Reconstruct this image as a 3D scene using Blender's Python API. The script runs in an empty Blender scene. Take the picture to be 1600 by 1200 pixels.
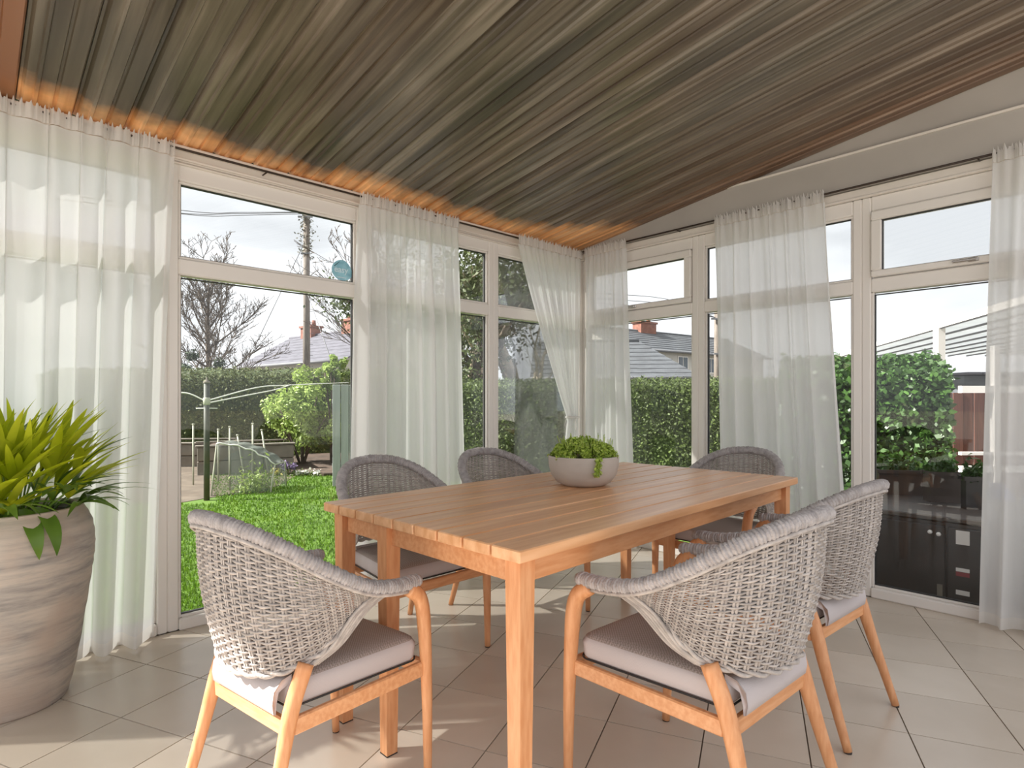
import bpy, math, random
import numpy as np
from mathutils import Vector, Matrix
random.seed(7); rng = np.random.default_rng(7)
D = bpy.data; SC = bpy.context.scene; COL = SC.collection
def lin(h):
    h = h.lstrip('#'); o = []
    for i in (0, 2, 4):
        c = int(h[i:i+2], 16)/255
        o.append(c/12.92 if c <= .04045 else ((c+.055)/1.055)**2.4)
    return (*o, 1)
# ------------------------------------------------------------------ camera, light, exposure
F, HOR, EYE = 912.0, 625.0, 1.1
cam = D.cameras.new('camera'); co = D.objects.new('camera', cam); COL.objects.link(co)
co.location = (0, 0, EYE); co.rotation_euler = (math.pi/2, 0, 0)
cam.sensor_width = 36; cam.lens = 36*F/1600; cam.shift_y = 25/1600; cam.clip_start = .02; cam.clip_end = 400
SC.camera = co
SC.view_settings.view_transform = 'Standard'; SC.view_settings.look = 'None'
SC.view_settings.exposure = 1.62; SC.view_settings.gamma = 1; SC.view_settings.use_curve_mapping = False
SUN_DIR = Vector((1.0, .10, -.80)).normalized()
sun = D.lights.new('sun', 'SUN'); sun.energy = 4.8; sun.angle = math.radians(.8); sun.color = (1, .95, .89)
so = D.objects.new('sun', sun); COL.objects.link(so); so.rotation_euler = SUN_DIR.to_track_quat('-Z', 'Y').to_euler()
W = D.worlds.new('sky'); SC.world = W; W.use_nodes = True
nt = W.node_tree; nt.nodes.clear()
wo = nt.nodes.new('ShaderNodeOutputWorld'); bg = nt.nodes.new('ShaderNodeBackground')
tc = nt.nodes.new('ShaderNodeTexCoord'); mp = nt.nodes.new('ShaderNodeMapping'); mp.inputs['Scale'].default_value = (1, 1, 3)
nz = nt.nodes.new('ShaderNodeTexNoise'); nz.inputs['Scale'].default_value = 2.2; nz.inputs['Detail'].default_value = 5
cr = nt.nodes.new('ShaderNodeValToRGB')
cr.color_ramp.elements[0].position = .35; cr.color_ramp.elements[0].color = (.29, .295, .31, 1)
cr.color_ramp.elements[1].position = .62; cr.color_ramp.elements[1].color = (.47, .47, .485, 1)
nt.links.new(tc.outputs['Generated'], mp.inputs[0]); nt.links.new(mp.outputs[0], nz.inputs['Vector'])
nt.links.new(nz.outputs['Fac'], cr.inputs[0]); nt.links.new(cr.outputs[0], bg.inputs[0]); nt.links.new(bg.outputs[0], wo.inputs[0])
bg.inputs[1].default_value = 1.0
try:
    SC.cycles.max_bounces = 10; SC.cycles.transparent_max_bounces = 24; SC.cycles.diffuse_bounces = 5
except Exception: pass

# ------------------------------------------------------------------ materials
class NM:
    def __init__(s, name):
        s.m = D.materials.new(name); s.m.use_nodes = True; s.t = s.m.node_tree; s.t.nodes.clear()
        s.out = s.t.nodes.new('ShaderNodeOutputMaterial')
    def n(s, typ, **k):
        x = s.t.nodes.new(typ)
        for a, v in k.items():
            if a.startswith('i_'):
                a = a[2:]; a = int(a) if a.isdigit() else a.replace('_', ' ')
                x.inputs[a].default_value = v
            else: setattr(x, a, v)
        return x
    def l(s, a, b): s.t.links.new(a, b)
def ramp(M, src, stops):
    r = M.n('ShaderNodeValToRGB'); e = r.color_ramp.elements
    e[0].position, e[0].color = stops[0]; e[1].position, e[1].color = stops[-1]
    for p, c in stops[1:-1]: q = e.new(p); q.color = c
    M.l(src, r.inputs[0]); return r.outputs[0]
def mat(name, c1, c2=None, rough=.6, scale=10, stretch=(1, 1, 1), bump=0, bscale=None, spec=.5, metal=0, coord='Object', detail=4, var=0, island=0, trans=0, lo=.35, hi=.65):
    M = NM(name); p = M.n('ShaderNodeBsdfPrincipled', i_Roughness=rough, i_Metallic=metal)
    p.inputs['Specular IOR Level'].default_value = spec
    col = None; t = M.n('ShaderNodeTexCoord'); mp = M.n('ShaderNodeMapping', i_Scale=stretch); M.l(t.outputs[coord], mp.inputs[0])
    if c2:
        z = M.n('ShaderNodeTexNoise', i_Scale=scale, i_Detail=detail); M.l(mp.outputs[0], z.inputs['Vector'])
        if var or island:                       # shift the pattern for every copy or loose piece
            oi = M.n('ShaderNodeObjectInfo') if var else M.n('ShaderNodeNewGeometry')
            ad = M.n('ShaderNodeVectorMath', operation='SCALE'); cb = M.n('ShaderNodeCombineXYZ')
            s = oi.outputs['Random'] if var else oi.outputs['Random Per Island']
            for i in range(3): M.l(s, cb.inputs[i])
            ad.inputs['Scale'].default_value = 37; M.l(cb.outputs[0], ad.inputs[0])
            a2 = M.n('ShaderNodeVectorMath', operation='ADD'); M.l(mp.outputs[0], a2.inputs[0]); M.l(ad.outputs[0], a2.inputs[1]); M.l(a2.outputs[0], z.inputs['Vector'])
        col = ramp(M, z.outputs['Fac'], [(lo, lin(c1)), (hi, lin(c2))])
        if var or island:
            hs = M.n('ShaderNodeHueSaturation'); mr = M.n('ShaderNodeMapRange', i_3=1-(var or island), i_4=1+(var or island)); M.l(s, mr.inputs[0]); M.l(mr.outputs[0], hs.inputs['Value']); M.l(col, hs.inputs['Color']); col = hs.outputs[0]
        M.l(col, p.inputs['Base Color'])
    else: p.inputs['Base Color'].default_value = lin(c1)
    if bump:
        b = M.n('ShaderNodeTexNoise', i_Scale=bscale or scale*3, i_Detail=3); M.l(mp.outputs[0], b.inputs['Vector'])
        bm = M.n('ShaderNodeBump', i_Strength=bump, i_Distance=.01); M.l(b.outputs['Fac'], bm.inputs['Height']); M.l(bm.outputs[0], p.inputs['Normal'])
    o = p.outputs[0]
    if trans:
        tr = M.n('ShaderNodeBsdfTranslucent')
        if col: M.l(col, tr.inputs[0])
        else: tr.inputs[0].default_value = lin(c1)
        mx = M.n('ShaderNodeMixShader', i_0=trans); M.l(o, mx.inputs[1]); M.l(tr.outputs[0], mx.inputs[2]); o = mx.outputs[0]
    M.l(o, M.out.inputs[0]); return M.m
UPVC = mat('white_plastic_frame', '#e9e4de', rough=.32)
UPVC2 = mat('white_trim', '#e3dcd3', rough=.45)
WALLP = mat('painted_panel', '#aea8a1', '#b5afa8', rough=.6, scale=3)
GASK = mat('black_gasket', '#2b2a29', rough=.6)
WOOD = mat('oak_wood', '#d09262', '#dda578', rough=.42, scale=9, stretch=(1.2, 9, 9), bump=.05, detail=6, var=.06)
WOODT = mat('table_plank_wood', '#d39a6c', '#e9b88c', rough=.33, scale=3.2, stretch=(.7, 12, 8), bump=.06, detail=7, var=.09)
WOODL = mat('oak_leg_wood', '#d09060', '#dea476', rough=.42, scale=9, stretch=(9, 9, 1.2), bump=.05, detail=6, var=.06)
WICK = mat('grey_wicker', '#a19994', '#bfb7b1', rough=.7, scale=30, bump=.3, bscale=160, island=.12)
CORD = mat('grey_wrapped_cord', '#9f9998', '#bab4b3', rough=.75, scale=40, bump=.4, bscale=200, stretch=(1, 1, 1), var=.05)
CUSH = None
M = NM('woven_cushion'); p = M.n('ShaderNodeBsdfPrincipled', i_Roughness=.85); p.inputs['Specular IOR Level'].default_value = .2
t = M.n('ShaderNodeTexCoord'); mp = M.n('ShaderNodeMapping', i_Scale=(1, 1, 1)); M.l(t.outputs['Object'], mp.inputs[0])
ck = M.n('ShaderNodeTexChecker', i_Scale=210.0); ck.inputs[1].default_value = lin('#b3a7a1'); ck.inputs[2].default_value = lin('#968a84'); M.l(mp.outputs[0], ck.inputs[0])
g = M.n('ShaderNodeNewGeometry'); sp = M.n('ShaderNodeSeparateXYZ'); M.l(g.outputs['True Normal'], sp.inputs[0])
mx = M.n('ShaderNodeMix', data_type='RGBA'); mx.inputs['B'].default_value = lin('#c0b8b8')
# the side panels of the cushion are plain cloth, the top is coarse mesh
g2 = M.n('ShaderNodeAttribute', attribute_name='side'); M.l(g2.outputs['Fac'], mx.inputs[0]); M.l(ck.outputs[0], mx.inputs['A'])
M.l(mx.outputs['Result'], p.inputs['Base Color'])
bm_ = M.n('ShaderNodeBump', i_Strength=.4, i_Distance=.002); M.l(ck.outputs['Fac'], bm_.inputs['Height']); M.l(bm_.outputs[0], p.inputs['Normal']); M.l(p.outputs[0], M.out.inputs[0]); CUSH = M.m
PAD = mat('grey_blue_back_pad', '#8e929a', '#a6a9ae', rough=.9, scale=14, bump=.2)
FOOT = mat('dark_foot_glide', '#3a302a', rough=.7)
TILE = mat('beige_floor_tile', '#cabdad', '#d6cabb', rough=.27, scale=2.2, bump=.02, bscale=30, var=.045, spec=.45)
GROUT = mat('grey_grout', '#837a70', rough=.9)
POT = None
M = NM('ribbed_clay_pot'); p = M.n('ShaderNodeBsdfPrincipled', i_Roughness=.8)
t = M.n('ShaderNodeTexCoord'); mp = M.n('ShaderNodeMapping', i_Scale=(1.4, 1.4, 11)); M.l(t.outputs['Object'], mp.inputs[0])
z1 = M.n('ShaderNodeTexNoise', i_Scale=2.2, i_Detail=6); z1.inputs['Roughness'].default_value = .65; M.l(mp.outputs[0], z1.inputs['Vector'])
c1 = ramp(M, z1.outputs['Fac'], [(.34, lin('#8a8682')), (.46, lin('#a8a19a')), (.55, lin('#b9afa4')), (.68, lin('#c6bbb0'))])
z2 = M.n('ShaderNodeTexNoise', i_Scale=3.5, i_Detail=4); M.l(t.outputs['Object'], z2.inputs['Vector'])
c2 = ramp(M, z2.outputs['Fac'], [(.48, (0, 0, 0, 1)), (.62, (1, 1, 1, 1))])
mx = M.n('ShaderNodeMix', data_type='RGBA'); M.l(c2, mx.inputs[0]); M.l(c1, mx.inputs['A']); mx.inputs['B'].default_value = lin('#b5a598'); M.l(mx.outputs['Result'], p.inputs['Base Color'])
bb = M.n('ShaderNodeBump', i_Strength=.35, i_Distance=.01); M.l(z1.outputs['Fac'], bb.inputs['Height']); M.l(bb.outputs[0], p.inputs['Normal']); M.l(p.outputs[0], M.out.inputs[0]); POT = M.m
CONC = mat('concrete_bowl', '#b3aaa0', '#c2b9af', rough=.75, scale=6, bump=.08, bscale=60)
SOIL = mat('dark_soil', '#2c211a', '#4a3829', rough=.95, scale=30, bump=.6)
RODM = mat('dark_curtain_rod', '#3d3128', rough=.4, metal=.4)
CHROME = mat('bright_metal', '#c9c5c0', rough=.2, metal=.9)
LEAFY = mat('lime_plant_leaf', '#a3b318', '#d2da3c', rough=.3, scale=4, trans=.45, var=.18)
LEAFG = mat('green_plant_leaf', '#41651d', '#76973a', rough=.32, scale=4, trans=.25, var=.2)
SUCC = mat('table_plant_green', '#93b044', '#cbdc68', rough=.5, scale=60, trans=.3, island=.25)
HEDGE = mat('hedge_leaf', '#455427', '#65753c', rough=.6, scale=1.2, coord='Object', trans=.25, island=.35)
HEDGEC = mat('hedge_core', '#2f3b1c', '#46532a', rough=.95, scale=12)
HEDGE2 = mat('clipped_hedge_leaf', '#4a5228', '#626a36', rough=.7, scale=1.2, trans=.2, island=.3)
IVY = mat('ivy_leaf', '#2f4a20', '#4d7030', rough=.4, scale=1.5, trans=.3, island=.35)
BUSH = mat('pale_bush_leaf', '#7f9848', '#a8ba66', rough=.5, scale=1.5, trans=.35, island=.3)
TREEL = mat('tree_leaf_dark', '#3a4423', '#5c683a', rough=.6, scale=1, trans=.2, island=.4)
CONIF = mat('conifer_leaf', '#2f3d26', '#46563a', rough=.7, scale=1, island=.3)
BARK = mat('tree_bark', '#4a4038', '#6a5d50', rough=.9, scale=8, bump=.4)
BARKP = mat('pale_bark', '#8d7f6c', '#b3a48d', rough=.85, scale=8, bump=.3)
GRASS = mat('lawn_ground', '#466214', '#56741c', rough=.95, scale=2.5, bump=.3, bscale=80)
BLADE = mat('grass_blade', '#4c6f12', '#63851c', rough=.6, scale=.8, trans=.3, island=.2)
EARTH = mat('bare_earth', '#5a4f43', '#6d6153', rough=.95, scale=5, bump=.4)
EARTHD = mat('dark_earth', '#3b2e24', '#57463a', rough=.95, scale=5, bump=.4)
SLATE = mat('slate_roof', '#53525a', '#64626b', rough=.7, scale=2, stretch=(1, 1, 6), bump=.2, bscale=14)
SLATE2 = mat('grey_tiled_roof', '#4e5054', '#5d6064', rough=.7, scale=2, stretch=(1, 1, 6), bump=.2, bscale=14)
RENDER = mat('white_render', '#bdb9b1', '#c8c4bc', rough=.8, scale=2)
BRICK = mat('red_brick', '#7a4f42', '#8f6253', rough=.85, scale=8)
DGLASS = mat('dark_house_window', '#4b5560', rough=.15)
POLE = mat('weathered_pole_wood', '#665d54', '#7d736a', rough=.85, scale=6, stretch=(4, 4, .6), bump=.3)
DPOST = mat('dark_green_post', '#3b3f35', '#4a4c40', rough=.6, scale=10)
WIRE = mat('dark_wire', '#6f6f72', rough=.6)
LINE = mat('white_line', '#d8d8cf', rough=.6)
CANE = mat('pale_cane', '#a9aa98', rough=.7)
NET = None
BLOCK = mat('grey_concrete_block', '#6c665c', '#7d766b', rough=.9, scale=6, bump=.3)
SHEDP = mat('grey_green_panel', '#868b88', '#949996', rough=.6, scale=3, stretch=(6, 6, .4))
FENCE = mat('red_brown_fence', '#57352b', '#6a4235', rough=.8, scale=5, stretch=(8, 8, .6), var=.12)
DARK = mat('reflection_cabinet_and_tub', '#2f2b2a', '#393534', rough=.32, scale=3)
DARKT = mat('charcoal_top', '#3d3937', '#4a4542', rough=.4, scale=4, stretch=(1, 6, 1))
PLANTR = mat('brown_planter', '#3c322d', '#4b403a', rough=.6, scale=4)
LABW = mat('white_paper_label', '#e6e0dc', rough=.6)
LABR = mat('red_label', '#8c3b40', rough=.6)
BLUE = mat('blue_plastic', '#3c4f92', rough=.5)
YEL = mat('yellow_petal', '#e3d779', rough=.6); WPET = mat('white_petal', '#f0efe6', rough=.6); PUR = mat('purple_petal', '#7a6a8c', rough=.6)
STICK = mat('teal_sticker', '#a3c6d2', '#c6e0e8', rough=.4, scale=30, trans=.7)
STICKD = mat('teal_sticker_edge', '#3f6472', rough=.4); STICKW = mat('pale_sticker_print', '#f2fbff', rough=.4, trans=.5)
CONCG = mat('patio_concrete', '#9a958e', '#aaa59c', rough=.9, scale=3, bump=.2)
def glassm(name, tint, refl=1.0, tr=1.0):
    M = NM(name); a = M.n('ShaderNodeBsdfTransparent'); a.inputs[0].default_value = tint
    g = M.n('ShaderNodeBsdfGlossy', i_Roughness=.0); f = M.n('ShaderNodeFresnel', i_IOR=1.45)
    mu = M.n('ShaderNodeMath', operation='MULTIPLY'); mu.inputs[1].default_value = refl
    M.l(f.outputs[0], mu.inputs[0])
    x = M.n('ShaderNodeMixShader'); M.l(mu.outputs[0], x.inputs[0]); M.l(a.outputs[0], x.inputs[1]); M.l(g.outputs[0], x.inputs[2]); M.l(x.outputs[0], M.out.inputs[0]); return M.m
GLASS = glassm('window_glass', (.97, .985, .98, 1), .8)
def sheer(name, col, tcol, transp, k=.5):
    M = NM(name); tr = M.n('ShaderNodeBsdfTransparent'); tl = M.n('ShaderNodeBsdfTranslucent'); tl.inputs[0].default_value = tcol
    df = M.n('ShaderNodeBsdfDiffuse'); df.inputs[0].default_value = col
    a = M.n('ShaderNodeMixShader', i_0=k); M.l(df.outputs[0], a.inputs[1]); M.l(tl.outputs[0], a.inputs[2])
    # weave density: edge-on folds look denser because more thread is crossed
    lw = M.n('ShaderNodeLayerWeight', i_Blend=.35); mr = M.n('ShaderNodeMapRange', i_3=transp, i_4=.0); M.l(lw.outputs['Facing'], mr.inputs[0])
    b = M.n('ShaderNodeMixShader'); M.l(mr.outputs[0], b.inputs[0]); M.l(a.outputs[0], b.inputs[1]); M.l(tr.outputs[0], b.inputs[2]); M.l(b.outputs[0], M.out.inputs[0]); return M.m
SHEER = sheer('sheer_white_curtain', (.90, .897, .89, 1), (.90, .897, .89, 1), .14, .5)
SHEERD = sheer('sheer_curtain_heading', (.90, .88, .85, 1), (.90, .88, .85, 1), .06, .5)
NET = sheer('garden_net', (.20, .22, .20, 1), (.2, .22, .2, 1), .68, .3)
# ceiling boards: dark wood, warm eave glow painted into the colour (object colour red = its reach)
M = NM('glow_painted_ceiling_board'); p = M.n('ShaderNodeBsdfPrincipled', i_Roughness=.3); p.inputs['Specular IOR Level'].default_value = .5
t = M.n('ShaderNodeTexCoord'); oi = M.n('ShaderNodeObjectInfo')
cb = M.n('ShaderNodeCombineXYZ'); m1 = M.n('ShaderNodeMath', operation='MULTIPLY'); m1.inputs[1].default_value = 53
M.l(oi.outputs['Random'], m1.inputs[0]); M.l(m1.outputs[0], cb.inputs[0]); M.l(m1.outputs[0], cb.inputs[2])
ad = M.n('ShaderNodeVectorMath', operation='ADD'); M.l(t.outputs['Object'], ad.inputs[0]); M.l(cb.outputs[0], ad.inputs[1])
mp = M.n('ShaderNodeMapping', i_Scale=(.6, 11, 2)); M.l(ad.outputs[0], mp.inputs[0])
z1 = M.n('ShaderNodeTexNoise', i_Scale=1.6, i_Detail=6); M.l(mp.outputs[0], z1.inputs['Vector'])
dk = ramp(M, z1.outputs['Fac'], [(.32, lin('#403a31')), (.45, lin('#5a5346')), (.56, lin('#71695b')), (.7, lin('#92897b'))])
wp = M.n('ShaderNodeTexNoise', i_Scale=.9, i_Detail=3); gg = M.n('ShaderNodeNewGeometry'); M.l(gg.outputs['Position'], wp.inputs['Vector'])
ol = ramp(M, wp.outputs['Fac'], [(.46, (0, 0, 0, 1)), (.66, (.55, .55, .55, 1))])  # olive patches and grey streaks paint garden reflections into the colour
m2 = M.n('ShaderNodeMix', data_type='RGBA'); M.l(ol, m2.inputs[0]); M.l(dk, m2.inputs['A']); m2.inputs['B'].default_value = lin('#403e31')
eave_glow = ramp(M, z1.outputs['Fac'], [(.3, lin('#d28c4c')), (.6, lin('#ffc58a'))])
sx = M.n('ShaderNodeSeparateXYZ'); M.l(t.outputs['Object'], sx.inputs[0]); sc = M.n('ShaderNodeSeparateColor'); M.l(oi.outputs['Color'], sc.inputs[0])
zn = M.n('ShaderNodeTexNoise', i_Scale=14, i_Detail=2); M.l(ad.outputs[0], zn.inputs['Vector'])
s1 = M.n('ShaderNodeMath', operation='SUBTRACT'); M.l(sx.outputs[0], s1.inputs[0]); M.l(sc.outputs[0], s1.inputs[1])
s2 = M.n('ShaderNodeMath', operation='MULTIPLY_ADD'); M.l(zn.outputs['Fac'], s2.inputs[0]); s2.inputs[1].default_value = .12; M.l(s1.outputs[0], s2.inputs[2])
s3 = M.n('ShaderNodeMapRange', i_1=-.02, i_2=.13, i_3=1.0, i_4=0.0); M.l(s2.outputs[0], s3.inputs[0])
m3 = M.n('ShaderNodeMix', data_type='RGBA'); M.l(s3.outputs[0], m3.inputs[0]); M.l(m2.outputs['Result'], m3.inputs['A']); M.l(eave_glow, m3.inputs['B'])
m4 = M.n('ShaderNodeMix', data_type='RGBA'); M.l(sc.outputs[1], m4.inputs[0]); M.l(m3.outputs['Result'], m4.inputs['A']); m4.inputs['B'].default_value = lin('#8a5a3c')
M.l(m4.outputs['Result'], p.inputs['Base Color']); M.l(p.outputs[0], M.out.inputs[0]); BOARD = M.m
BOARDG = mat('ceiling_joint', '#2a231b', rough=.7)

# ------------------------------------------------------------------ mesh helpers
class MB:
    def __init__(s): s.v = []; s.f = []; s.smooth = []
    def add(s, V, Fc, smooth=False):
        o = len(s.v); s.v += [tuple(v) for v in V]; s.f += [tuple(i+o for i in f) for f in Fc]; s.smooth += [smooth]*len(Fc); return s
    def box(s, c, sz, R=None, ch=0):
        hx, hy, hz = sz[0]/2, sz[1]/2, sz[2]/2; c = Vector(c)
        if ch:
            V = []; Fc = []
            P = [(-hx+ch, -hy), (hx-ch, -hy), (hx, -hy+ch), (hx, hy-ch), (hx-ch, hy), (-hx+ch, hy), (-hx, hy-ch), (-hx, -hy+ch)]
            k = [(1-ch/max(hx, 1e-6), 1-ch/max(hy, 1e-6), -hz), (1, 1, -hz+ch), (1, 1, hz-ch), (1-ch/max(hx, 1e-6), 1-ch/max(hy, 1e-6), hz)]
            for a, b, z in k: V += [Vector((x*a, y*b, z)) for x, y in P]
            for l in range(3):
                for i in range(8): Fc.append((l*8+i, l*8+(i+1) % 8, l*8+8+(i+1) % 8, l*8+8+i))
            Fc += [tuple(range(7, -1, -1)), tuple(range(24, 32))]
        else:
            V = [Vector((x, y, z)) for z in (-hz, hz) for x, y in ((-hx, -hy), (hx, -hy), (hx, hy), (-hx, hy))]
            Fc = [(3, 2, 1, 0), (4, 5, 6, 7), (0, 1, 5, 4), (1, 2, 6, 5), (2, 3, 7, 6), (3, 0, 4, 7)]
        if R is not None: V = [R @ v for v in V]
        return s.add([v+c for v in V], Fc)
    def prism(s, poly, z0, z1):
        n = len(poly); V = [(x, y, z0) for x, y in poly]+[(x, y, z1) for x, y in poly]
        return s.add(V, [tuple(range(n-1, -1, -1)), tuple(range(n, 2*n))]+[(i, (i+1) % n, n+(i+1) % n, n+i) for i in range(n)])
    def poly3(s, P, Q):                      # prism between two matching 3-D polygons
        n = len(P); return s.add(list(P)+list(Q), [tuple(range(n-1, -1, -1)), tuple(range(n, 2*n))]+[(i, (i+1) % n, n+(i+1) % n, n+i) for i in range(n)])
    def tube(s, P, r, n=8, smooth=True, cap=True, flat=1.0, up=(0, 0, 1)):
        P = [Vector(p) for p in P]; r = r if isinstance(r, (list, tuple)) else [r]*len(P); V = []; Fc = []; up = Vector(up)
        pn = None
        for i, p in enumerate(P):
            t = (P[min(i+1, len(P)-1)]-P[max(i-1, 0)]).normalized()
            a = (pn - t*pn.dot(t)) if pn is not None else (up - t*up.dot(t))
            if a.length < 1e-4: a = Vector((1, 0, 0))-t*t.x
            if a.length < 1e-4: a = Vector((0, 1, 0))-t*t.y
            a.normalize(); pn = a; b = t.cross(a)
            for k in range(n):
                an = 2*math.pi*k/n; V.append(p+(a*math.cos(an)+b*math.sin(an)*flat)*r[i])
        for i in range(len(P)-1):
            for k in range(n): Fc.append((i*n+k, i*n+(k+1) % n, i*n+n+(k+1) % n, i*n+n+k))
        if cap: Fc += [tuple(range(n-1, -1, -1)), tuple(range((len(P)-1)*n, len(P)*n))]
        return s.add(V, Fc, smooth)
    def lathe(s, prof, n=48, c=(0, 0, 0), smooth=True, wob=0):
        V = []; Fc = []
        for j, (r, z) in enumerate(prof):
            for k in range(n):
                a = 2*math.pi*k/n; rr = r*(1+wob*math.sin(3*a+j*.4)); V.append((c[0]+rr*math.cos(a), c[1]+rr*math.sin(a), c[2]+z))
        for j in range(len(prof)-1):
            for k in range(n): Fc.append((j*n+k, j*n+(k+1) % n, j*n+n+(k+1) % n, j*n+n+k))
        Fc += [tuple(range(n-1, -1, -1)), tuple(range((len(prof)-1)*n, len(prof)*n))]
        return s.add(V, Fc, smooth)
    def mesh(s, name, m):
        me = D.meshes.new(name); me.from_pydata([tuple(v) for v in s.v], [], s.f); me.materials.append(m)
        if any(s.smooth): me.polygons.foreach_set('use_smooth', s.smooth)
        me.update(); return me
    def build(s, name, m, parent=None): return obj(name, s.mesh(name, m), parent)
def obj(name, me, parent=None):
    o = D.objects.new(name, me); COL.objects.link(o)
    if parent is not None: o.parent = parent
    return o
def tag(o, label=None, cat=None, group=None, kind=None):
    if label: o['label'] = label
    if cat: o['category'] = cat
    if group: o['group'] = group
    if kind: o['kind'] = kind
    return o
def empty(name, loc=(0, 0, 0), rz=0, parent=None):
    o = D.objects.new(name, None); COL.objects.link(o); o.location = loc; o.rotation_euler = (0, 0, rz); o.empty_display_size = .05
    if parent is not None: o.parent = parent
    return o
def crom(P, m=8):
    P = [Vector(p) for p in P]; Q = [P[0]*2-P[1]]+P+[P[-1]*2-P[-2]]; out = []
    for i in range(1, len(Q)-2):
        for k in range(m):
            t = k/m; a, b, c, d = Q[i-1:i+3]
            out.append(.5*((2*b)+(c-a)*t+(2*a-5*b+4*c-d)*t*t+(3*b-a-3*c+d)*t**3))
    out.append(P[-1]); return out
def cards(name, C, size, m, parent=None, aspect=.55, nrm=None, jitter=1.0, dz=0):
    """leaf-shaped folded cards (two triangles each) scattered at the points C"""
    n = len(C); C = np.asarray(C, float)
    a = rng.normal(size=(n, 3)); 
    if nrm is not None: a = a*jitter+np.asarray(nrm)
    a /= np.linalg.norm(a, axis=1)[:, None]+1e-9
    t = rng.normal(size=(n, 3)); t[:, 2] += dz; t -= a*(t*a).sum(1)[:, None]; t /= np.linalg.norm(t, axis=1)[:, None]+1e-9
    b = np.cross(a, t); L = (size*(.6+.8*rng.random(n)))[:, None]
    V = np.stack([C-t*L*.5, C+b*L*aspect*.5+a*L*.08, C+t*L*.5, C-b*L*aspect*.5+a*L*.08], 1).reshape(-1, 3)
    i = np.arange(n)*4; Fc = np.stack([i, i+1, i+2, i+3], 1)
    me = D.meshes.new(name); me.vertices.add(4*n); me.vertices.foreach_set('co', V.ravel()); me.loops.add(4*n); me.loops.foreach_set('vertex_index', Fc.ravel().astype(np.int32))
    me.polygons.add(n); me.polygons.foreach_set('loop_start', (np.arange(n)*4).astype(np.int32)); me.update(calc_edges=True); me.materials.append(m)
    o = obj(name, me, parent); o['kind'] = 'stuff'; return o
def at(px, py, Y): return Vector(((px-800)*Y/F, Y, EYE-(py-HOR)*Y/F))     # a point of the world seen along a measured sight line

# ------------------------------------------------------------------ room shell
C0 = Vector((.55, 4.8, 0)); UL = Vector((-.728, -.6856, 0)).normalized(); NL = Vector((UL.y*-1, UL.x, 0))
UR = Vector((.6856, -.728, 0)).normalized(); NR = UL.copy(); NL = UR.copy()
SL, TR_ = 5.06, 3.5
def PL(s, d, z=0): return C0+UL*s+NL*d+Vector((0, 0, z))     # left wall: s along it, d into the room
def PR(t, d, z=0): return C0+UR*t+NR*d+Vector((0, 0, z))
RL = Matrix((UL, NL, (0, 0, 1))).transposed(); RR = Matrix((UR, NR, (0, 0, 1))).transposed()
EAVE, SLP = 2.31, .137
# floor
def clip(poly, a, b, keep):
    out = []
    for i in range(len(poly)):
        p, q = poly[i], poly[(i+1) % len(poly)]; dp, dq = keep(p), keep(q)
        if dp >= 0: out.append(p)
        if dp*dq < 0: t = dp/(dp-dq); out.append((p[0]+(q[0]-p[0])*t, p[1]+(q[1]-p[1])*t))
    return out
def st(p): v = Vector((p[0]-C0.x, p[1]-C0.y, 0)); return v.dot(UL), v.dot(NL)
corn = [PL(-.1, -.1), PL(SL, -.1), PL(SL, TR_), PL(-.1, TR_)]
fl = MB().prism([(v.x, v.y) for v in corn][::-1], -.12, -.006).build('floor', GROUT); tag(fl, kind='structure')
TS = .312; ta = math.atan2(912, 380); ux = Vector((math.cos(ta), math.sin(ta), 0)); uy = Vector((-ux.y, ux.x, 0)); G = .0022
base = Vector((-.083, 1.83, 0))
nt_ = 0
for i in range(-22, 22):
    for j in range(-22, 22):
        c = base+ux*(i*TS)+uy*(j*TS)
        q = [c+ux*G+uy*G, c+ux*(TS-G)+uy*G, c+ux*(TS-G)+uy*(TS-G), c+ux*G+uy*(TS-G)]
        poly = [(v.x, v.y) for v in q]
        for k in (lambda p: st(p)[0]-.002, lambda p: SL-st(p)[0], lambda p: st(p)[1]-.002, lambda p: TR_-st(p)[1]): 
            if len(poly) > 2: poly = clip(poly, 0, 0, k)
        if len(poly) < 3: continue
        ar = abs(sum(poly[a][0]*poly[(a+1) % len(poly)][1]-poly[(a+1) % len(poly)][0]*poly[a][1] for a in range(len(poly))))/2
        if ar < .002: continue
        mb = MB().prism([(x-c.x, y-c.y) for x, y in poly], -.008, 0)
        o = mb.build('tile', TILE, fl); o.location = c; nt_ += 1
print('tiles', nt_)
# ceiling: slab + one board every 98 mm, running down the slope to the left wall
up = .03
cl = MB().poly3([PL(-.08, -.08, EAVE-.08*SLP+up), PL(SL, -.08, EAVE-.08*SLP+up), PL(SL, TR_, EAVE+TR_*SLP+up), PL(-.08, TR_, EAVE+TR_*SLP+up)],
                [PL(-.08, -.08, EAVE+.12), PL(SL, -.08, EAVE+.12), PL(SL, TR_, EAVE+TR_*SLP+.12), PL(-.08, TR_, EAVE+TR_*SLP+.12)]).build('ceiling', BOARDG); tag(cl, kind='structure')
BW = .186; Lb = math.hypot(TR_, TR_*SLP)
dirb = (NL+Vector((0, 0, SLP))).normalized(); nb = UL.cross(dirb).normalized()
if nb.z < 0: nb = -nb
sec = [(-.091, .028), (-.091, .008), (-.085, 0), (-.034, 0), (-.030, .008), (-.022, .008), (-.018, 0), (.026, 0), (.031, -.009), (.041, -.009), (.046, 0), (.072, 0), (.082, .016), (.091, .018), (.091, .028)]
mb = MB(); n = len(sec)
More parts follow.
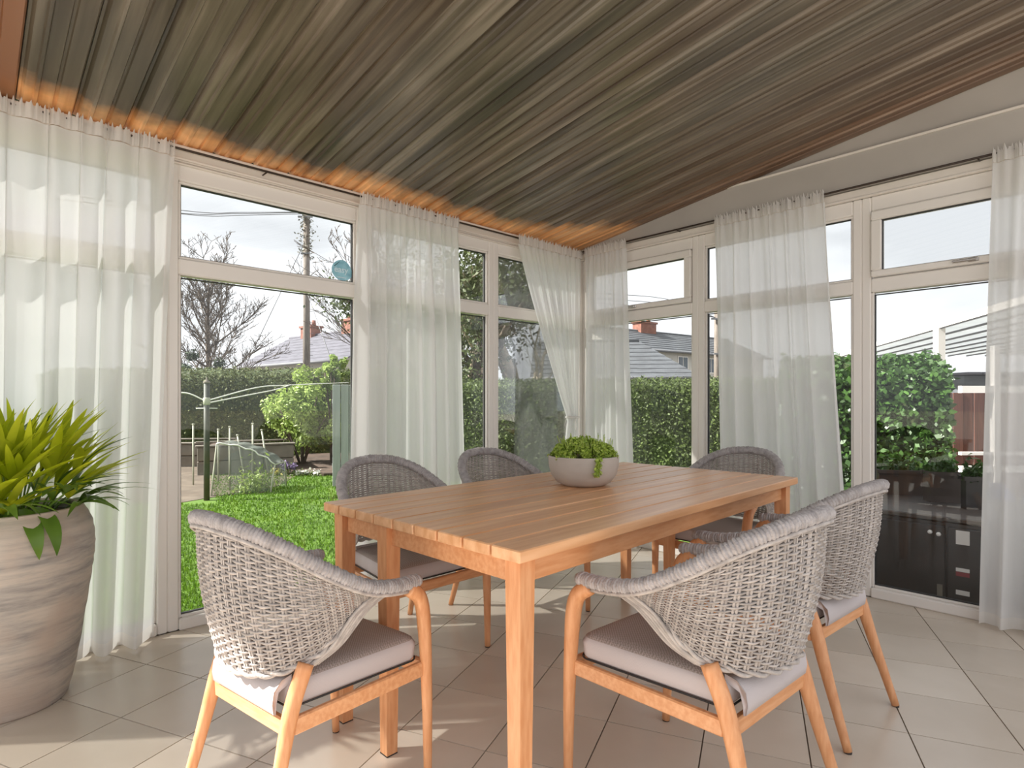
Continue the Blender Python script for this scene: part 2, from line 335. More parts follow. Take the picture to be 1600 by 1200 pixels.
mb.add([(0, y, z) for y, z in sec]+[(Lb, y, z) for y, z in sec], [tuple(range(n)), tuple(range(2*n-1, n-1, -1))]+[(i, n+i, n+(i+1) % n, (i+1) % n) for i in range(n)])
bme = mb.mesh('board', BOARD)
Rb = Matrix((dirb, UL, nb)).transposed()
k = 0
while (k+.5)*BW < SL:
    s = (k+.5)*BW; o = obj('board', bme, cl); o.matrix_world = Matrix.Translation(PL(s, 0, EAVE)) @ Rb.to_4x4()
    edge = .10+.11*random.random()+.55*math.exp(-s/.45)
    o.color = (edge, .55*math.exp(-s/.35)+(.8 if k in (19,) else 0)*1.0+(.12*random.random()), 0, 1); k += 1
# window units
GAPZ = dict(sill=(0, .055), lo=(.055, 1.70), tr=(1.70, 1.778), hi=(1.778, 2.15), head=(2.15, 2.235))
def pane(parent, R, P, a, b, z0, z1, d=-.035):
    mb = MB(); mb.box(P((a+b)/2, d, (z0+z1)/2), (b-a+.01, .006, z1-z0+.01), R); mb.build('glass_pane', GLASS, parent)
    g = MB(); w = .004
    for zz in (z0+w/2, z1-w/2): g.box(P((a+b)/2, d, zz), (b-a, .02, w), R)
    for aa in (a+w/2, b-w/2): g.box(P(aa, d, (z0+z1)/2), (w, .02, z1-z0-2*w-.0004), R)
    g.build('gasket', GASK, parent)
def window(num, R, P, a, b, opener=False, hinge_side=1):
    w = empty('window_%d' % num); w['kind'] = 'structure'; J = .046; T = .062
    def bx(name, s0, s1, z0, z1, d0=-.07, d1=0, ch=.006): MB().box(P((s0+s1)/2, (d0+d1)/2, (z0+z1)/2), (s1-s0, d1-d0, z1-z0), R, ch).build(name, UPVC, w)
    bx('jamb', a, a+J, 0, 2.235); bx('jamb', b-J, b, 0, 2.235)
    bx('sill', a+J, b-J, 0, .055, -.07, .012); bx('transom', a+J, b-J, 1.70, 1.778); bx('head', a+J, b-J, 2.15, 2.235)
    for s0, s1 in ((a+J, a+J+.012), (b-J-.012, b-J)): bx('glazing_bead', s0, s1, .055, 1.70, -.05, -.012, .003)
    pane(w, R, P, a+J+.012, b-J-.012, .067, 1.69)
    bx('glazing_bead', a+J+.012, b-J-.012, .055, .067, -.05, -.012, .003)
    if opener:
        f = empty('top_light_sash', parent=w); s0, s1, z0, z1, q = a+J+.004, b-J-.004, 1.782, 2.146, .05
        mb = MB()
        for u0, u1, v0, v1 in ((s0, s1, z0, z0+q-.015), (s0, s1, z1-q, z1), (s0, s0+q, z0+q-.015, z1-q), (s1-q, s1, z0+q-.015, z1-q)):
            mb.box(P((u0+u1)/2, -.015, (v0+v1)/2), (u1-u0, .07, v1-v0), R, .005)
        mb.build('sash_frame', UPVC, f); pane(f, R, P, s0+q, s1-q, z0+q-.015, z1-q, -.01)
        h = MB(); c = (s0+s1)/2; h.box(P(c, .026, z0+.018), (.045, .012, .02), R, .003); h.box(P(c-.035, .036, z0+.018), (.10, .012, .014), R, .004); h.build('handle', CHROME, f)
    else:
        pane(w, R, P, a+J+.012, b-J-.012, 1.79, 2.138)
        for s0, s1, z0, z1 in ((a+J, b-J, 1.778, 1.79), (a+J, b-J, 2.138, 2.15), (a+J, a+J+.012, 1.79, 2.138), (b-J-.012, b-J, 1.79, 2.138)): bx('glazing_bead', s0, s1, z0, z1, -.05, -.012, .003)
    return w
mull = [.04, .935, 1.962, 2.985, 4.01, 5.035]
for i in range(5): window(i+1, RL, PL, mull[i], mull[i+1])
mulr = [.04, 1.068, 2.073, 3.08, TR_]
for i in range(4): window(i+6, RR, PR, mulr[i], mulr[i+1], opener=i in (0, 2))
cp = MB(); cp.box(C0+(UL+UR)*-.0+Vector((0, 0, 1.12)), (.08, .08, 2.24), RL, .004); tag(cp.build('trim_1', UPVC), kind='structure')
# left wall fascia over the windows (stepped profile), with eave cornice
tr = MB(); tr.box(PL(SL/2, -.03, 2.262), (SL, .08, .054), RL, .004); tr.box(PL(SL/2, .012, 2.248), (SL, .02, .012), RL, .003)
tr.box(PL(SL/2, .01, 2.225), (SL, .02, .008), RL, .002); tag(tr.build('wall_left', UPVC2), kind='structure')
tr = MB(); tr.box(PL(SL/2, .02, 2.297), (SL, .04, .018), RL, .004); tag(tr.build('trim_2', UPVC2), kind='structure')
# right wall gable above the windows
def zc(t): return EAVE+SLP*t
g = MB(); a, b = -.03, TR_
g.poly3([PR(a, -.07, 2.235), PR(b, -.07, 2.235), PR(b, -.07, zc(b)+.03), PR(a, -.07, zc(a)+.02)], [PR(a, 0, 2.235), PR(b, 0, 2.235), PR(b, 0, zc(b)+.03), PR(a, 0, zc(a)+.02)])
tag(g.build('wall_right', WALLP), kind='structure')
g = MB(); zt = 2.487
t0 = (zt-EAVE)/SLP
g.poly3([PR(.0, .001, 2.292), PR(b, .001, 2.292), PR(b, .001, zt), PR(t0, .001, zt), PR(.0, .001, zc(0)-.002)][::-1], [PR(.0, .03, 2.292), PR(b, .03, 2.292), PR(b, .03, zt), PR(t0, .03, zt), PR(.0, .03, zc(0)-.002)][::-1])
tag(g.build('trim_3', WALLP), kind='structure')
g = MB(); g.box(PR((t0-.02+b)/2, .02, zt+.007), (b-t0+.02, .04, .013), RR, .003); tag(g.build('trim_4', UPVC2), kind='structure')
g = MB(); g.box(PR(b/2, .008, 2.262), (b, .016, .05), RR, .003); g.box(PR(b/2, .012, 2.238), (b, .024, .012), RR, .002); tag(g.build('trim_5', UPVC2), kind='structure')

# ------------------------------------------------------------------ curtain rods and curtains
def rod(P, a, b, d, z, label):
    r = empty('curtain_rod', P(a, d, z)); tag(r, label, 'curtain rod', 'curtain rods under the eave')
    def loc(mb): mb.v = [tuple(Vector(v)-P(a, d, z)) for v in mb.v]; return mb
    mb = MB(); mb.tube([P(a, d, z), P(b, d, z)], .006, 10); loc(mb).build('rod', RODM, r)
    for s in np.linspace(a+.05, b-.05, 5): k = MB(); k.tube([P(s, .0, z), P(s, d, z)], .004, 6); k.tube([P(s, 0.0, z), P(s, .004, z)], .012, 10); loc(k).build('bracket', RODM, r)
rod(PL, .06, SL-.02, .075, 2.272, 'thin dark curtain rod under the orange ceiling edge along the garden-side windows')
rod(PR, .06, TR_-.02, .075, 2.285, 'thin dark curtain rod across the white gable panel above the right-hand windows')
def curtain(P, R, top, bot, ztop, label, zbot=.012, folds=9, d0=.075, amp=.028, mid=None, seed=0, header=.055, group='sheer white curtains'):
    rs = np.random.default_rng(seed); ph = rs.random(6)*6.28; folds = max(5, int(folds*.8))
    NU = folds*18; NV = 40; org = P((bot[0]+bot[1])/2, d0, 0); cur = empty('sheer_curtain', org); tag(cur, label, 'curtain', group)
    fold_c = np.cumsum(.55+rs.random(NU//7+4)); fold_c /= fold_c[-1]
    def uw(u):  # uneven fold phase
        return np.interp(u, np.linspace(0, 1, len(fold_c)), fold_c)
    def S(u, v):
        z = ztop+(zbot-ztop)*v
        a = top[0]+(bot[0]-top[0])*v; b = top[1]+(bot[1]-top[1])*v
        if mid: a, b = mid(v, a, b)
        w = uw(u)
        A = amp*(.45+.75*min(1, v*3))*(.75+.5*math.sin(w*9+ph[0]))
        A *= (min(1.3, .55+.6*(b-a)/.7) if not mid else .8)*min(1, .12+v*7)
        dd = .004+A*math.sin(w*folds*6.283+ph[1]+.5*math.sin(v*2.2+w*7+ph[2]))+.008*math.sin(w*folds*15+ph[3]+v*2)
        return P(a+(b-a)*(u+.012*math.sin(w*folds*6.283+ph[4]+v)), d0+dd, z)
    def grid(v0, v1, nv, name, m, f=S):
        V = []; Fc = []
        for j in range(nv+1):
            v = v0+(v1-v0)*j/nv
            for i in range(NU+1): V.append(f(i/NU, v)-org)
        for j in range(nv):
            for i in range(NU): q = j*(NU+1)+i; Fc.append((q, q+1, q+NU+2, q+NU+1))
        mb = MB(); mb.add(V, Fc, True); return mb.build(name, m, cur)
    H = ztop-zbot; hv = .035/H
    grid(hv, 1-.055/H, NV, 'cloth', SHEER)
    grid(1-.055/H, 1, 2, 'hem', SHEERD, lambda u, v: S(u, v))
    def hd(u, v):      # gathered heading that stands up round the rod
        p = S(u, max(hv*.5, v)); j = math.sin(u*folds*41+ph[2])*.5+math.sin(u*folds*73+ph[5])*.5
        dz = (hv-v)/hv
        return Vector((p.x, p.y, 0))+NLR(P)*(.011+.006*j*(1-dz)+.008*j*dz)+Vector((0, 0, (ztop-hv*H)+dz*(hv*H+.026+.018*j)-.0))
    mb = MB(); nu = NU*2; V = []; Fc = []
    for jv in range(4):
        for i in range(nu+1): V.append(hd(i/nu, hv*(1-jv/3))-org)
    for jv in range(3):
        for i in range(nu): q = jv*(nu+1)+i; Fc.append((q, q+1, q+nu+2, q+nu+1))
    mb.add(V, Fc, True); mb.build('gathered_heading', SHEERD, cur)
    return cur
def NLR(P): return NL if P is PL else NR
ZT = 2.262
curtain(PL, RL, (2.97, 4.32), (3.06, 4.27), ZT, 'wide sheer white curtain hanging behind the large clay pot', folds=15, seed=3)
curtain(PL, RL, (1.31, 2.03), (1.25, 2.07), ZT, 'sheer white curtain between the clear window with the sticker and the tree window', folds=9, seed=5)
def gath(v, a, b):   # drawn aside towards the corner and tied at 0.97 m
    vt = .575
    if v < vt: k = (v/vt)**1.15; return a*(1-k)+.13*k, .80*(1-k)+.25*k
    k = min(1, (v-vt)/.4); return .13-.03*k, .235+.16*k
curtain(PL, RL, (.07, .73), (.1, .3), ZT, 'sheer white curtain drawn slantwise to the corner and tied back', folds=8, mid=gath, seed=8, amp=.02, d0=.085)
curtain(PR, RR, (.13, .53), (.10, .62), ZT+.008, 'narrow straight sheer white curtain right of the room corner, behind the table bowl', folds=6, seed=11, d0=.08)
curtain(PR, RR, (1.225, 1.91), (1.27, 2.06), ZT+.012, 'sheer white curtain hanging behind the wicker chair at the far end of the table', folds=9, seed=14, amp=.024)
curtain(PR, RR, (2.66, 3.42), (2.615, 3.38), ZT+.012, 'sheer white curtain cut off by the right edge of the view', folds=9, seed=17, amp=.024)
tb = MB(); c = PL(.18, .085, .965); tb.tube([c+UL*(.062*math.cos(a))+NL*(.034*math.sin(a)) for a in np.linspace(0, 6.283, 25)], .009, 8, cap=False)
tb.tube(crom([c+NL*.034, c+NL*.05+Vector((0, 0, -.04))+UL*.02, c+NL*.05+Vector((0, 0, -.10))+UL*.01]), .006, 6)
org = c.copy(); tb.v = [tuple(Vector(v)-org) for v in tb.v]; o = tb.build('tie_back', SHEERD); o.location = org
tag(o, 'white cloth tie-back round the slanting curtain in the corner', 'tie-back')

# window sticker
sk = empty('window_sticker', PL(2.085, -.03, 1.848)); tag(sk, 'small teal blob-shaped sticker with pale lettering on the upper window pane', 'sticker'); 
def stick(pts, d, m, name, th=.0012):
    c = PL(2.085, -.0315, 1.848); P = [Vector(UL)*(-x)+Vector((0, 0, y))+NL*d for x, y in pts]; Q = [p+NL*th for p in P]
    MB().poly3(Q[::-1], P[::-1]).build(name, m, sk)
pts = [(.062*math.cos(a)*(1+.06*math.cos(2*a+1)), .060*math.sin(a)*(1+.10*math.sin(a))) for a in np.linspace(0, 6.283, 33)[:-1]]
stick(pts, .0, STICK, 'sticker_disc')
ft = D.curves.new('lettering', 'FONT'); ft.body = 'easy'; ft.size = .05; ft.align_x = 'CENTER'; ft.extrude = .0006; ft.offset = .001
tmp = D.objects.new('tmp', ft); COL.objects.link(tmp); ft.materials.append(STICKW); bpy.context.view_layer.update(); me = D.meshes.new_from_object(tmp.evaluated_get(bpy.context.evaluated_depsgraph_get())); D.objects.remove(tmp); to = obj('lettering', me, sk)
to.matrix_local = (Matrix((-UL, Vector((0, 0, 1)), NL)).transposed()).to_4x4(); to.location = NL*.0022+Vector((0, 0, -.008))+UL*.006
stick([(-.046, .022), (-.018, .050), (-.016, .056), (-.050, .026)], .0016, STICKD, 'folded_edge')
stick([(-.032, -.034), (.028, -.034), (.024, -.040), (-.028, -.040)], .0016, STICKW, 'small_print')

# ------------------------------------------------------------------ table
TX, TY, TA, TL, TW, TH = .020, 1.345, math.radians(45.4), 1.82, .94, .75
tb = empty('dining_table', (TX, TY, 0), TA); tag(tb, 'rectangular oak slatted dining table standing between the wicker chairs', 'table')
NP = 9; pw = TW/NP; th = .03
for i in range(NP):
    MB().box((TL/2, 0, 0), (TL, pw-.007, th), None, .003).build('plank', WOODT, tb).location = (0, pw*(i+.5), TH-th/2)
lw = .052; inset = .028
def tleg(x, y, lean=(0, 0)):
    P = [(x+lean[0], y+lean[1], 0), (x, y, TH-th-.0005)]; mb = MB(); w = [lw*.36, lw*.5]
    V = []
    for (cx, cy, cz), h_ in zip(P, w): V += [(cx-h_, cy-h_, cz), (cx+h_, cy-h_, cz), (cx+h_, cy+h_, cz), (cx-h_, cy+h_, cz)]
    mb.add(V, [(3, 2, 1, 0), (4, 5, 6, 7), (0, 1, 5, 4), (1, 2, 6, 5), (2, 3, 7, 6), (3, 0, 4, 7)]); mb.build('leg', WOODL, tb)
    MB().box((x+lean[0], y+lean[1], .002), (lw*.74, lw*.74, .004)).build('foot_pad', FOOT, tb)
for x in (inset+lw/2, TL-inset-lw/2):
    for y in (inset+lw/2, TW-inset-lw/2): tleg(x, y)
tleg(inset+lw/2, TW*.66); tleg(TL-inset-lw/2, TW*.66)
za = TH-th-.036
for y in (inset+.03, TW-inset-.03): MB().box((TL/2, y, za), (TL-2*inset-2*lw, .022, .062), None, .002).build('apron', WOOD, tb)
for x in (inset+.03, TL-inset-.03): MB().box((x, TW/2, za), (.022, TW-2*inset-2*lw, .062), None, .002).build('apron', WOOD, tb)
for x in (TL*.33, TL*.67): MB().box((x, TW/2, TH-th-.012), (.05, TW-.12, .022), None, .002).build('cross_bearer', WOOD, tb)

# ------------------------------------------------------------------ wicker armchairs
half = [(.262, .215, .622), (.278, .10, .632), (.284, -.02, .660), (.268, -.14, .722), (.215, -.245, .792), (.12, -.318, .838), (0, -.342, .852)]
pathR = crom(half, 10); RAIL = pathR[:-1]+[Vector((-p.x, p.y, p.z)) for p in reversed(pathR)]
def arc_len(P):
    L = [0]
    for a, b in zip(P, P[1:]): L.append(L[-1]+(b-a).length)
    return L
AL = arc_len(RAIL); ATOT = AL[-1]
def rail_at(t):
    d = max(0, min(1, t))*ATOT; i = min(len(AL)-2, max(0, int(np.searchsorted(AL, d))-1)); k = (d-AL[i])/(AL[i+1]-AL[i]); return RAIL[i].lerp(RAIL[i+1], k)
bh = [(.264, .02, .628), (.240, -.07, .560), (.222, -.14, .505), (.170, -.225, .474), (.088, -.268, .464), (0, -.280, .461)]
pb = crom(bh, 8); BOT = pb[:-1]+[Vector((-p.x, p.y, p.z)) for p in reversed(pb)]; BLn = arc_len(BOT)
def bot_at(t):
    d = t*BLn[-1]; i = min(len(BLn)-2, max(0, int(np.searchsorted(BLn, d))-1)); k = (d-BLn[i])/(BLn[i+1]-BLn[i]); return BOT[i].lerp(BOT[i+1], k)
T0 = .155
def shell(u, v):      # u 0..1 round the back, v 0 top .. 1 bottom
    a = rail_at(T0+(1-2*T0)*u); b = bot_at(u); p = a.lerp(b, v); bul = math.sin(math.pi*v)*.016
    q = Vector((p.x, p.y+.02, 0)); q.normalize(); return p+q*bul
def snorm(u, v):
    e = .01; du = shell(min(1, u+e), v)-shell(max(0, u-e), v); dv = shell(u, min(1, v+e))-shell(u, max(0, v-e)); n = du.cross(dv)
    n.normalize(); c = shell(u, v); 
    if n.dot(Vector((c.x, c.y+.02, 0))) < 0: n = -n
    return n
def build_chair():
    r = empty('wicker_armchair')
    # wrapped rail
    NR_ = 900; P = [rail_at(i/(NR_-1)) for i in range(NR_)]
    rad = [.0180+.0034*abs(math.sin(i*math.pi/6.0))+.0012*math.sin(i*.37) for i in range(NR_)]
    for k in range(6): rad[k] = .016+.0006*k; rad[-1-k] = rad[k]
    MB().tube(P, rad, 10, flat=1.15).build('arm_rail', CORD, r)
    mb = MB(); Q = []
    for i in range(90):
        t = .05+.9*i/89; p = rail_at(t); q = Vector((p.x, p.y+.05, 0)).normalized(); Q.append(p+q*.014-Vector((0, 0, .019)))
    mb.tube(Q, .0055, 7); mb.build('rail_piping', WICK, r)
    # weave
    st = MB(); NS = 36
    for k in range(NS+1):
        u = k/NS
        for off in (-.004, .004):
            st.tube([shell(min(1, max(0, u+off)), .02+.96*j/9) for j in range(10)],   .0036, 4, smooth=False, cap=False)
    o = st.build('stakes', WICK, r); o['kind'] = 'stuff'
    wv = MB(); NV = 36; NSEG = NS*3
    hts = [(shell(i/NSEG, 0)-shell(i/NSEG, 1)).length for i in range(NSEG+1)]
    for j in range(NV):
        v = .03+.95*j/(NV-1); sg = 1 if j % 2 else -1
        P = [shell(i/NSEG, v)+snorm(i/NSEG, v)*(.0034*sg*math.cos(math.pi*i/NSEG*NS)) for i in range(NSEG+1)]
        wv.tube(P, [min(.0050, .385*h_/NV) for h_ in hts], 4, smooth=True, cap=False, flat=.6)
    o = wv.build('weave', WICK, r); o['kind'] = 'stuff'
    # rims: bottom edge twist and the cord bundles from rear leg tops to the arms
    mb = MB()
    for q in range(2):
        P = []
        for i in range(120):
            u = i/119; p = shell(u, 1.0); n = snorm(u, .97); a = i*.5+q*math.pi; P.append(p+n*.005*math.cos(a)+Vector((0, 0, .005*math.sin(a))))
        mb.tube(P, .0058, 6)
    mb.build('lower_rim', WICK, r)
    for sx in (1, -1):
        mb = MB()
        for q in range(5):
            o_ = q*.0085; P = crom([(sx*.214, -.17+o_, .478), (sx*.236, -.105+o_*1.1, .515), (sx*.262, -.045+o_*1.6, .590), (sx*(.276-.001*q), .02+o_*2.6, .628)], 7); mb.tube(P, .0052, 6)
        mb.build('cord_bundle', WICK, r)
    # frame
    for sx in (1, -1):
        P = crom([(sx*.252, .268, .004), (sx*.258, .258, .25), (sx*.265, .240, .46), (sx*.268, .218, .565), (sx*.266, .165, .612)], 7)
        n = len(P); MB().tube(P, [.0135+.0105*min(1, i/(n*.55)) for i in range(n)], 12).build('leg', WOODL, r)
        P = crom([(sx*.226, -.330, .004), (sx*.214, -.262, .22), (sx*.205, -.215, .38), (sx*.212, -.172, .490)], 7)
        n = len(P); MB().tube(P, [.0135+.0095*min(1, i/(n*.6)) for i in range(n)], 12).build('leg', WOODL, r)
        for x, y in ((sx*.252, .268), (sx*.226, -.330)): MB().lathe([(.0125, 0), (.0125, .005)], 12, (x, y, 0)).build('foot_glide', FOOT, r)
        a, b = Vector((sx*.256, .245, .355)), Vector((sx*.207, -.222, .345)); d = (b-a); L = d.length; d.normalize(); n_ = Vector((0, 0, 1)); w_ = n_.cross(d).normalized()
        MB().box((a+b)/2, (L-.02, .019, .044), Matrix((d, w_, d.cross(w_))).transposed(), .004).build('side_rail', WOOD, r)
    MB().box((0, .247, .355), (.49, .019, .044), None, .004).build('front_rail', WOOD, r)
    MB().box((0, -.224, .345), (.39, .019, .044), None, .004).build('rear_rail', WOOD, r)
    # cushion: rounded pad, trapezoid plan, rear edge rolls down over the rail
    NX, NY = 20, 22; V = []; Fc = []; side = []
    def prof(k, n, R):  # superellipse-ish rounding at edges
        t = k/n; return t
    ring = []
    zt, zb, rr = .452, .378, .024
    levels = [(.0, zb+.002, .006), (0, zb+.012, 0), (0, zt-.024, -.003), (0, zt-.010, .004), (0, zt-.001, .016), (0, zt+.003, .05)]
    def plan(inset_):
        w1, w2, y1, y2 = .238-inset_, .190-inset_, .236-inset_, -.205+inset_; pts = []; rc = .035
        for (cx, cy, a0) in ((w1-rc, y1-rc, 0), (-w1+rc, y1-rc, 90), (-w2+rc, y2+rc, 180), (w2-rc, y2+rc, 270)):
            for k in range(6): a = math.radians(a0+90*k/5); pts.append((cx+rc*math.cos(a), cy+rc*math.sin(a)))
        return pts
    n = 24; mb = MB()
    for _, z, ins in levels: V += [(x, y, z) for x, y in plan(ins)]
    for l in range(len(levels)-1):
        for i in range(n): Fc.append((l*n+i, l*n+(i+1) % n, l*n+n+(i+1) % n, l*n+n+i)); side.append(1 if l < 3 else 0)
    Fc += [tuple(range(n-1, -1, -1)), tuple(range((len(levels)-1)*n, len(levels)*n))]; side += [1, 0]
    mb.add(V, Fc, True); o = mb.build('seat_cushion', CUSH, r)
    at_ = o.data.attributes.new('side', 'FLOAT', 'FACE'); at_.data.foreach_set('value', [float(x) for x in side])
    pr = [(-.19, .458), (-.222, .452), (-.245, .43), (-.250, .40), (-.246, .375), (-.239, .372), (-.238, .395), (-.23, .425), (-.19, .44)]
    mb = MB(); L = len(pr); xs = [-.17, -.165, -.08, 0, .08, .165, .17]
    V = [(x, y, z) for x in xs for y, z in pr]; Fc = [(i*L+j, i*L+(j+1) % L, i*L+L+(j+1) % L, i*L+L+j) for i in range(len(xs)-1) for j in range(L)]+[tuple(range(L)), tuple(range(len(xs)*L-1, (len(xs)-1)*L-1, -1))]
    mb.add(V, Fc, True); o = mb.build('rear_flap', CUSH, r); a = o.data.attributes.new('side', 'FLOAT', 'FACE'); a.data.foreach_set('value', [1.0]*len(o.data.polygons))
    mb = MB(); mb.tube([(x, y, .383) for x, y in plan(-.002)]+[(*plan(-.002)[0], .383)], .003, 5, cap=False); mb.build('cushion_piping', GASK, r)
    return r
proto = build_chair()
def add_pad(r):
    V = []; Fc = []; NU, NV = 22, 8
    for side_ in (0, 1):
        for j in range(NV+1):
            for i in range(NU+1):
                u = .24+.52*i/NU; v = .02+.55*j/NV; e = math.sin(math.pi*i/NU)**.4*math.sin(math.pi*j/NV)**.4 if 0 < i < NU and 0 < j < NV else 0
                V.append(shell(u, v)-snorm(u, v)*(.012+(.028*e if side_ else -.0))+Vector((0, 0, .0)))
    n = (NU+1)*(NV+1)
    for j in range(NV):
        for i in range(NU):
            q = j*(NU+1)+i; Fc += [(q, q+1, q+NU+2, q+NU+1), (n+q, n+q+NU+1, n+q+NU+2, n+q+1)]
    mb = MB(); mb.add(V, Fc, True); return mb.build('back_pad', PAD, r)
def copy_tree(o):
    c = o.copy(); COL.objects.link(c)
    for ch in list(o.children): d = ch.copy(); COL.objects.link(d); d.parent = c
    return c
LX, LY = Vector((math.cos(TA), math.sin(TA), 0)), Vector((-math.sin(TA), math.cos(TA), 0))
chairs = [  # x, y, facing (deg), scale, label
    (-.55, 1.625, 53, .85, 'nearest wicker armchair left of the table end, its back in front of the lawn'),
    (.515, 1.650, 131, .965, 'nearest wicker armchair on the right long side of the table, seen from behind'),
    (1.010, 2.200, 130, .955, 'wicker armchair right behind the near right one, its back before the dark reflection cabinet'),
    (1.124, 3.144, 222, .955, 'wicker armchair at the far end of the table, in front of the right-hand curtain'),
    (-.46, 2.62, -46, .955, 'wicker armchair on the window side of the table before the curtain beside the stickered window'),
    (.045, 3.06, -46, .955, 'wicker armchair behind the table, just left of the bowl plant')]
for i, (x, y, a, s, lab) in enumerate(chairs):
    c = proto if i == 0 else copy_tree(proto)
    c.location = (x, y, 0); c.rotation_euler = (0, 0, math.radians(a-90)); c.scale = (s, s, .957 if s < .9 else s)
    tag(c, lab, 'chair', 'grey wicker armchairs round the table')
    c_list = globals().setdefault('CH', []); c_list.append(c)
pad = add_pad(CH[0]); p2 = pad.copy(); COL.objects.link(p2); p2.parent = CH[1]

# ------------------------------------------------------------------ bowl plant on the table
BX, BY = .295, 2.41
bw = empty('bowl_planter', (BX, BY, TH)); tag(bw, 'round grey concrete bowl with bushy green succulents on the dining table', 'planter')
R_ = .124; bw.scale = (1.17, 1.17, 1.17)
MB().lathe([(.062, .0), (.072, .001), (.094, .012), (.114, .038), (.123, .070), (R_, .100), (.1235, .104), (.119, .1045), (.117, .100), (.112, .075), (.0, .072)], 56).build('bowl', CONC, bw)
MB().lathe([(.112, .078), (.114, .088), (.06, .094), (.0, .096)], 40).build('soil', SOIL, bw)
pts = []; nn = []
for k in range(110):
    a = random.random()*6.283; rr = .108*math.sqrt(random.random()); cx, cy = rr*math.cos(a), rr*math.sin(a); hz = .098+.048*(1-(rr/.12)**2)+random.uniform(-.012, .014)
    for q in range(58):
        v = Vector((random.gauss(0, 1), random.gauss(0, 1), random.gauss(.3, 1))).normalized(); p = Vector((cx, cy, hz))+v*.017*random.uniform(.4, 1.1); p.z = max(p.z, .09); pts.append(p); nn.append(v)
cards('foliage', pts, .011, SUCC, bw, .6, nn, .5)
sm = MB(); sp_ = []
for k in range(46):
    a = random.random()*6.283; rr = .1*math.sqrt(random.random()); p0 = Vector((rr*math.cos(a)*.9, rr*math.sin(a)*.9, .09)); p1 = p0+Vector((math.cos(a)*.02, math.sin(a)*.02, .06+.03*random.random())); sm.tube([p0, (p0+p1)/2+Vector((.004, 0, 0)), p1], .0012, 4)
tr_ = crom([(.03, -.10, .105), (.035, -.128, .098), (.033, -.135, .07), (.026, -.134, .045)]); sm.tube(tr_, .0018, 5)
o = sm.build('stems', SUCC, bw); o['kind'] = 'stuff'
cards('trailing_leaves', [p+Vector((random.gauss(0, .006), random.gauss(0, .005), 0)) for p in tr_ for _ in range(9)], .011, SUCC, bw, .6)

# ------------------------------------------------------------------ large floor pot with plant
PX, PY = -1.835, 2.12
pt = empty('potted_plant', (PX, PY, 0)); tag(pt, 'tall weathered clay pot with spreading lime-green leaves standing by the left curtain', 'plant')
prof = crom([(.168, 0, .001), (.180, 0, .012), (.205, 0, .12), (.232, 0, .30), (.254, 0, .46), (.262, 0, .56), (.254, 0, .64), (.232, 0, .69), (.226, 0, .705)], 6)
prof = [(p.x+.0012*math.sin(p.z*160), p.z) for p in prof]+[(.220, .708), (.212, .700), (.214, .66), (.0, .655)]
MB().lathe([(.16, .0)]+prof, 64).build('pot', POT, pt)
MB().lathe([(.212, .660), (.213, .672), (.1, .682), (0, .684)], 40).build('soil', SOIL, pt)
def leafmesh(L, w, bend, m, name='leaf'):
    mb = MB(); n = 10; V = []; Fc = []
    for i in range(n+1):
        t = i/n; wd = w*math.sin(math.pi*min(1, t*.93+.07))**.8*(1-.15*t)
        if i == n: wd = .0006
        an = bend*t; x = L*math.sin(an)/bend if bend > .01 else L*t; z = L*(1-math.cos(an))/bend if bend > .01 else 0
        for s_, dz in ((-1, .22), (-.5, .08), (0, 0), (.5, .08), (1, .22)): V.append((x, s_*wd, -z+wd*dz))
    for i in range(n):
        for k in range(4): q = i*5+k; Fc.append((q, q+1, q+6, q+5))
    mb.add(V, Fc, True); return mb.mesh(name, m)
LMY = [leafmesh(.31, .019, .35, LEAFY), leafmesh(.27, .022, .7, LEAFY), leafmesh(.33, .016, .5, LEAFY)]
LMG = [leafmesh(.26, .015, .8, LEAFG), leafmesh(.22, .019, 1.2, LEAFG), leafmesh(.28, .014, 1.0, LEAFG)]
stm = MB(); rest = {LEAFY: MB(), LEAFG: MB()}; nleafs = 0
for k in range(56):      # palm-like fans: short stems, each carrying a hand of leaves
    az = 2.399*k+random.uniform(-.3, .3); tilt = (.10+.92*(k/56)**1.0); r0 = .03+.14*(k/56); L = random.uniform(.10, .24)-.09*tilt
    p0 = Vector((r0*math.cos(az), r0*math.sin(az), .67)); d = Vector((math.sin(tilt)*math.cos(az), math.sin(tilt)*math.sin(az), math.cos(tilt)))
    p1 = p0+d*L; stm.tube([p0, p0.lerp(p1, .5)+Vector((0, 0, .01)), p1], [.004, .0032, .0025], 6)
    nl = 7; lime = tilt < .84
    for q in range(nl):
        f = (q-(nl-1)/2)/((nl-1)/2); a2 = az+f*1.15+random.uniform(-.1, .1); el = math.pi/2-tilt-.12*abs(f)+random.uniform(-.12, .12)
        me = random.choice(LMY if lime and random.random() < .85 else LMG)
        s_ = random.uniform(.68, 1.0); w2 = Vector((PX, PY, 0))+Vector((p1.x, p1.y, 0))+Vector((math.cos(a2), math.sin(a2), 0))*.30*s_*math.cos(el)
        if (w2-C0).dot(NL) < .17: s_ *= .45
        if k % 3 != 2:
            o = obj('leaf', me, pt); o.location = p1; o.rotation_euler = (random.uniform(-.5, .5), -el, a2); o.scale = (s_, s_*.95, s_); nleafs += 1
        else:
            from mathutils import Euler
            Mx = Matrix.LocRotScale(p1, Euler((random.uniform(-.5, .5), -el, a2)), Vector((s_, s_*.95, s_)))
            rest[me.materials[0]].add([Mx @ v.co for v in me.vertices], [tuple(p_.vertices) for p_ in me.polygons], True)
stm.build('stems', LEAFG, pt)['kind'] = 'stuff'
for m_, b_ in rest.items():
    if b_.v: b_.build('inner_leaves', m_, pt)['kind'] = 'stuff'
print('leaves', nleafs)
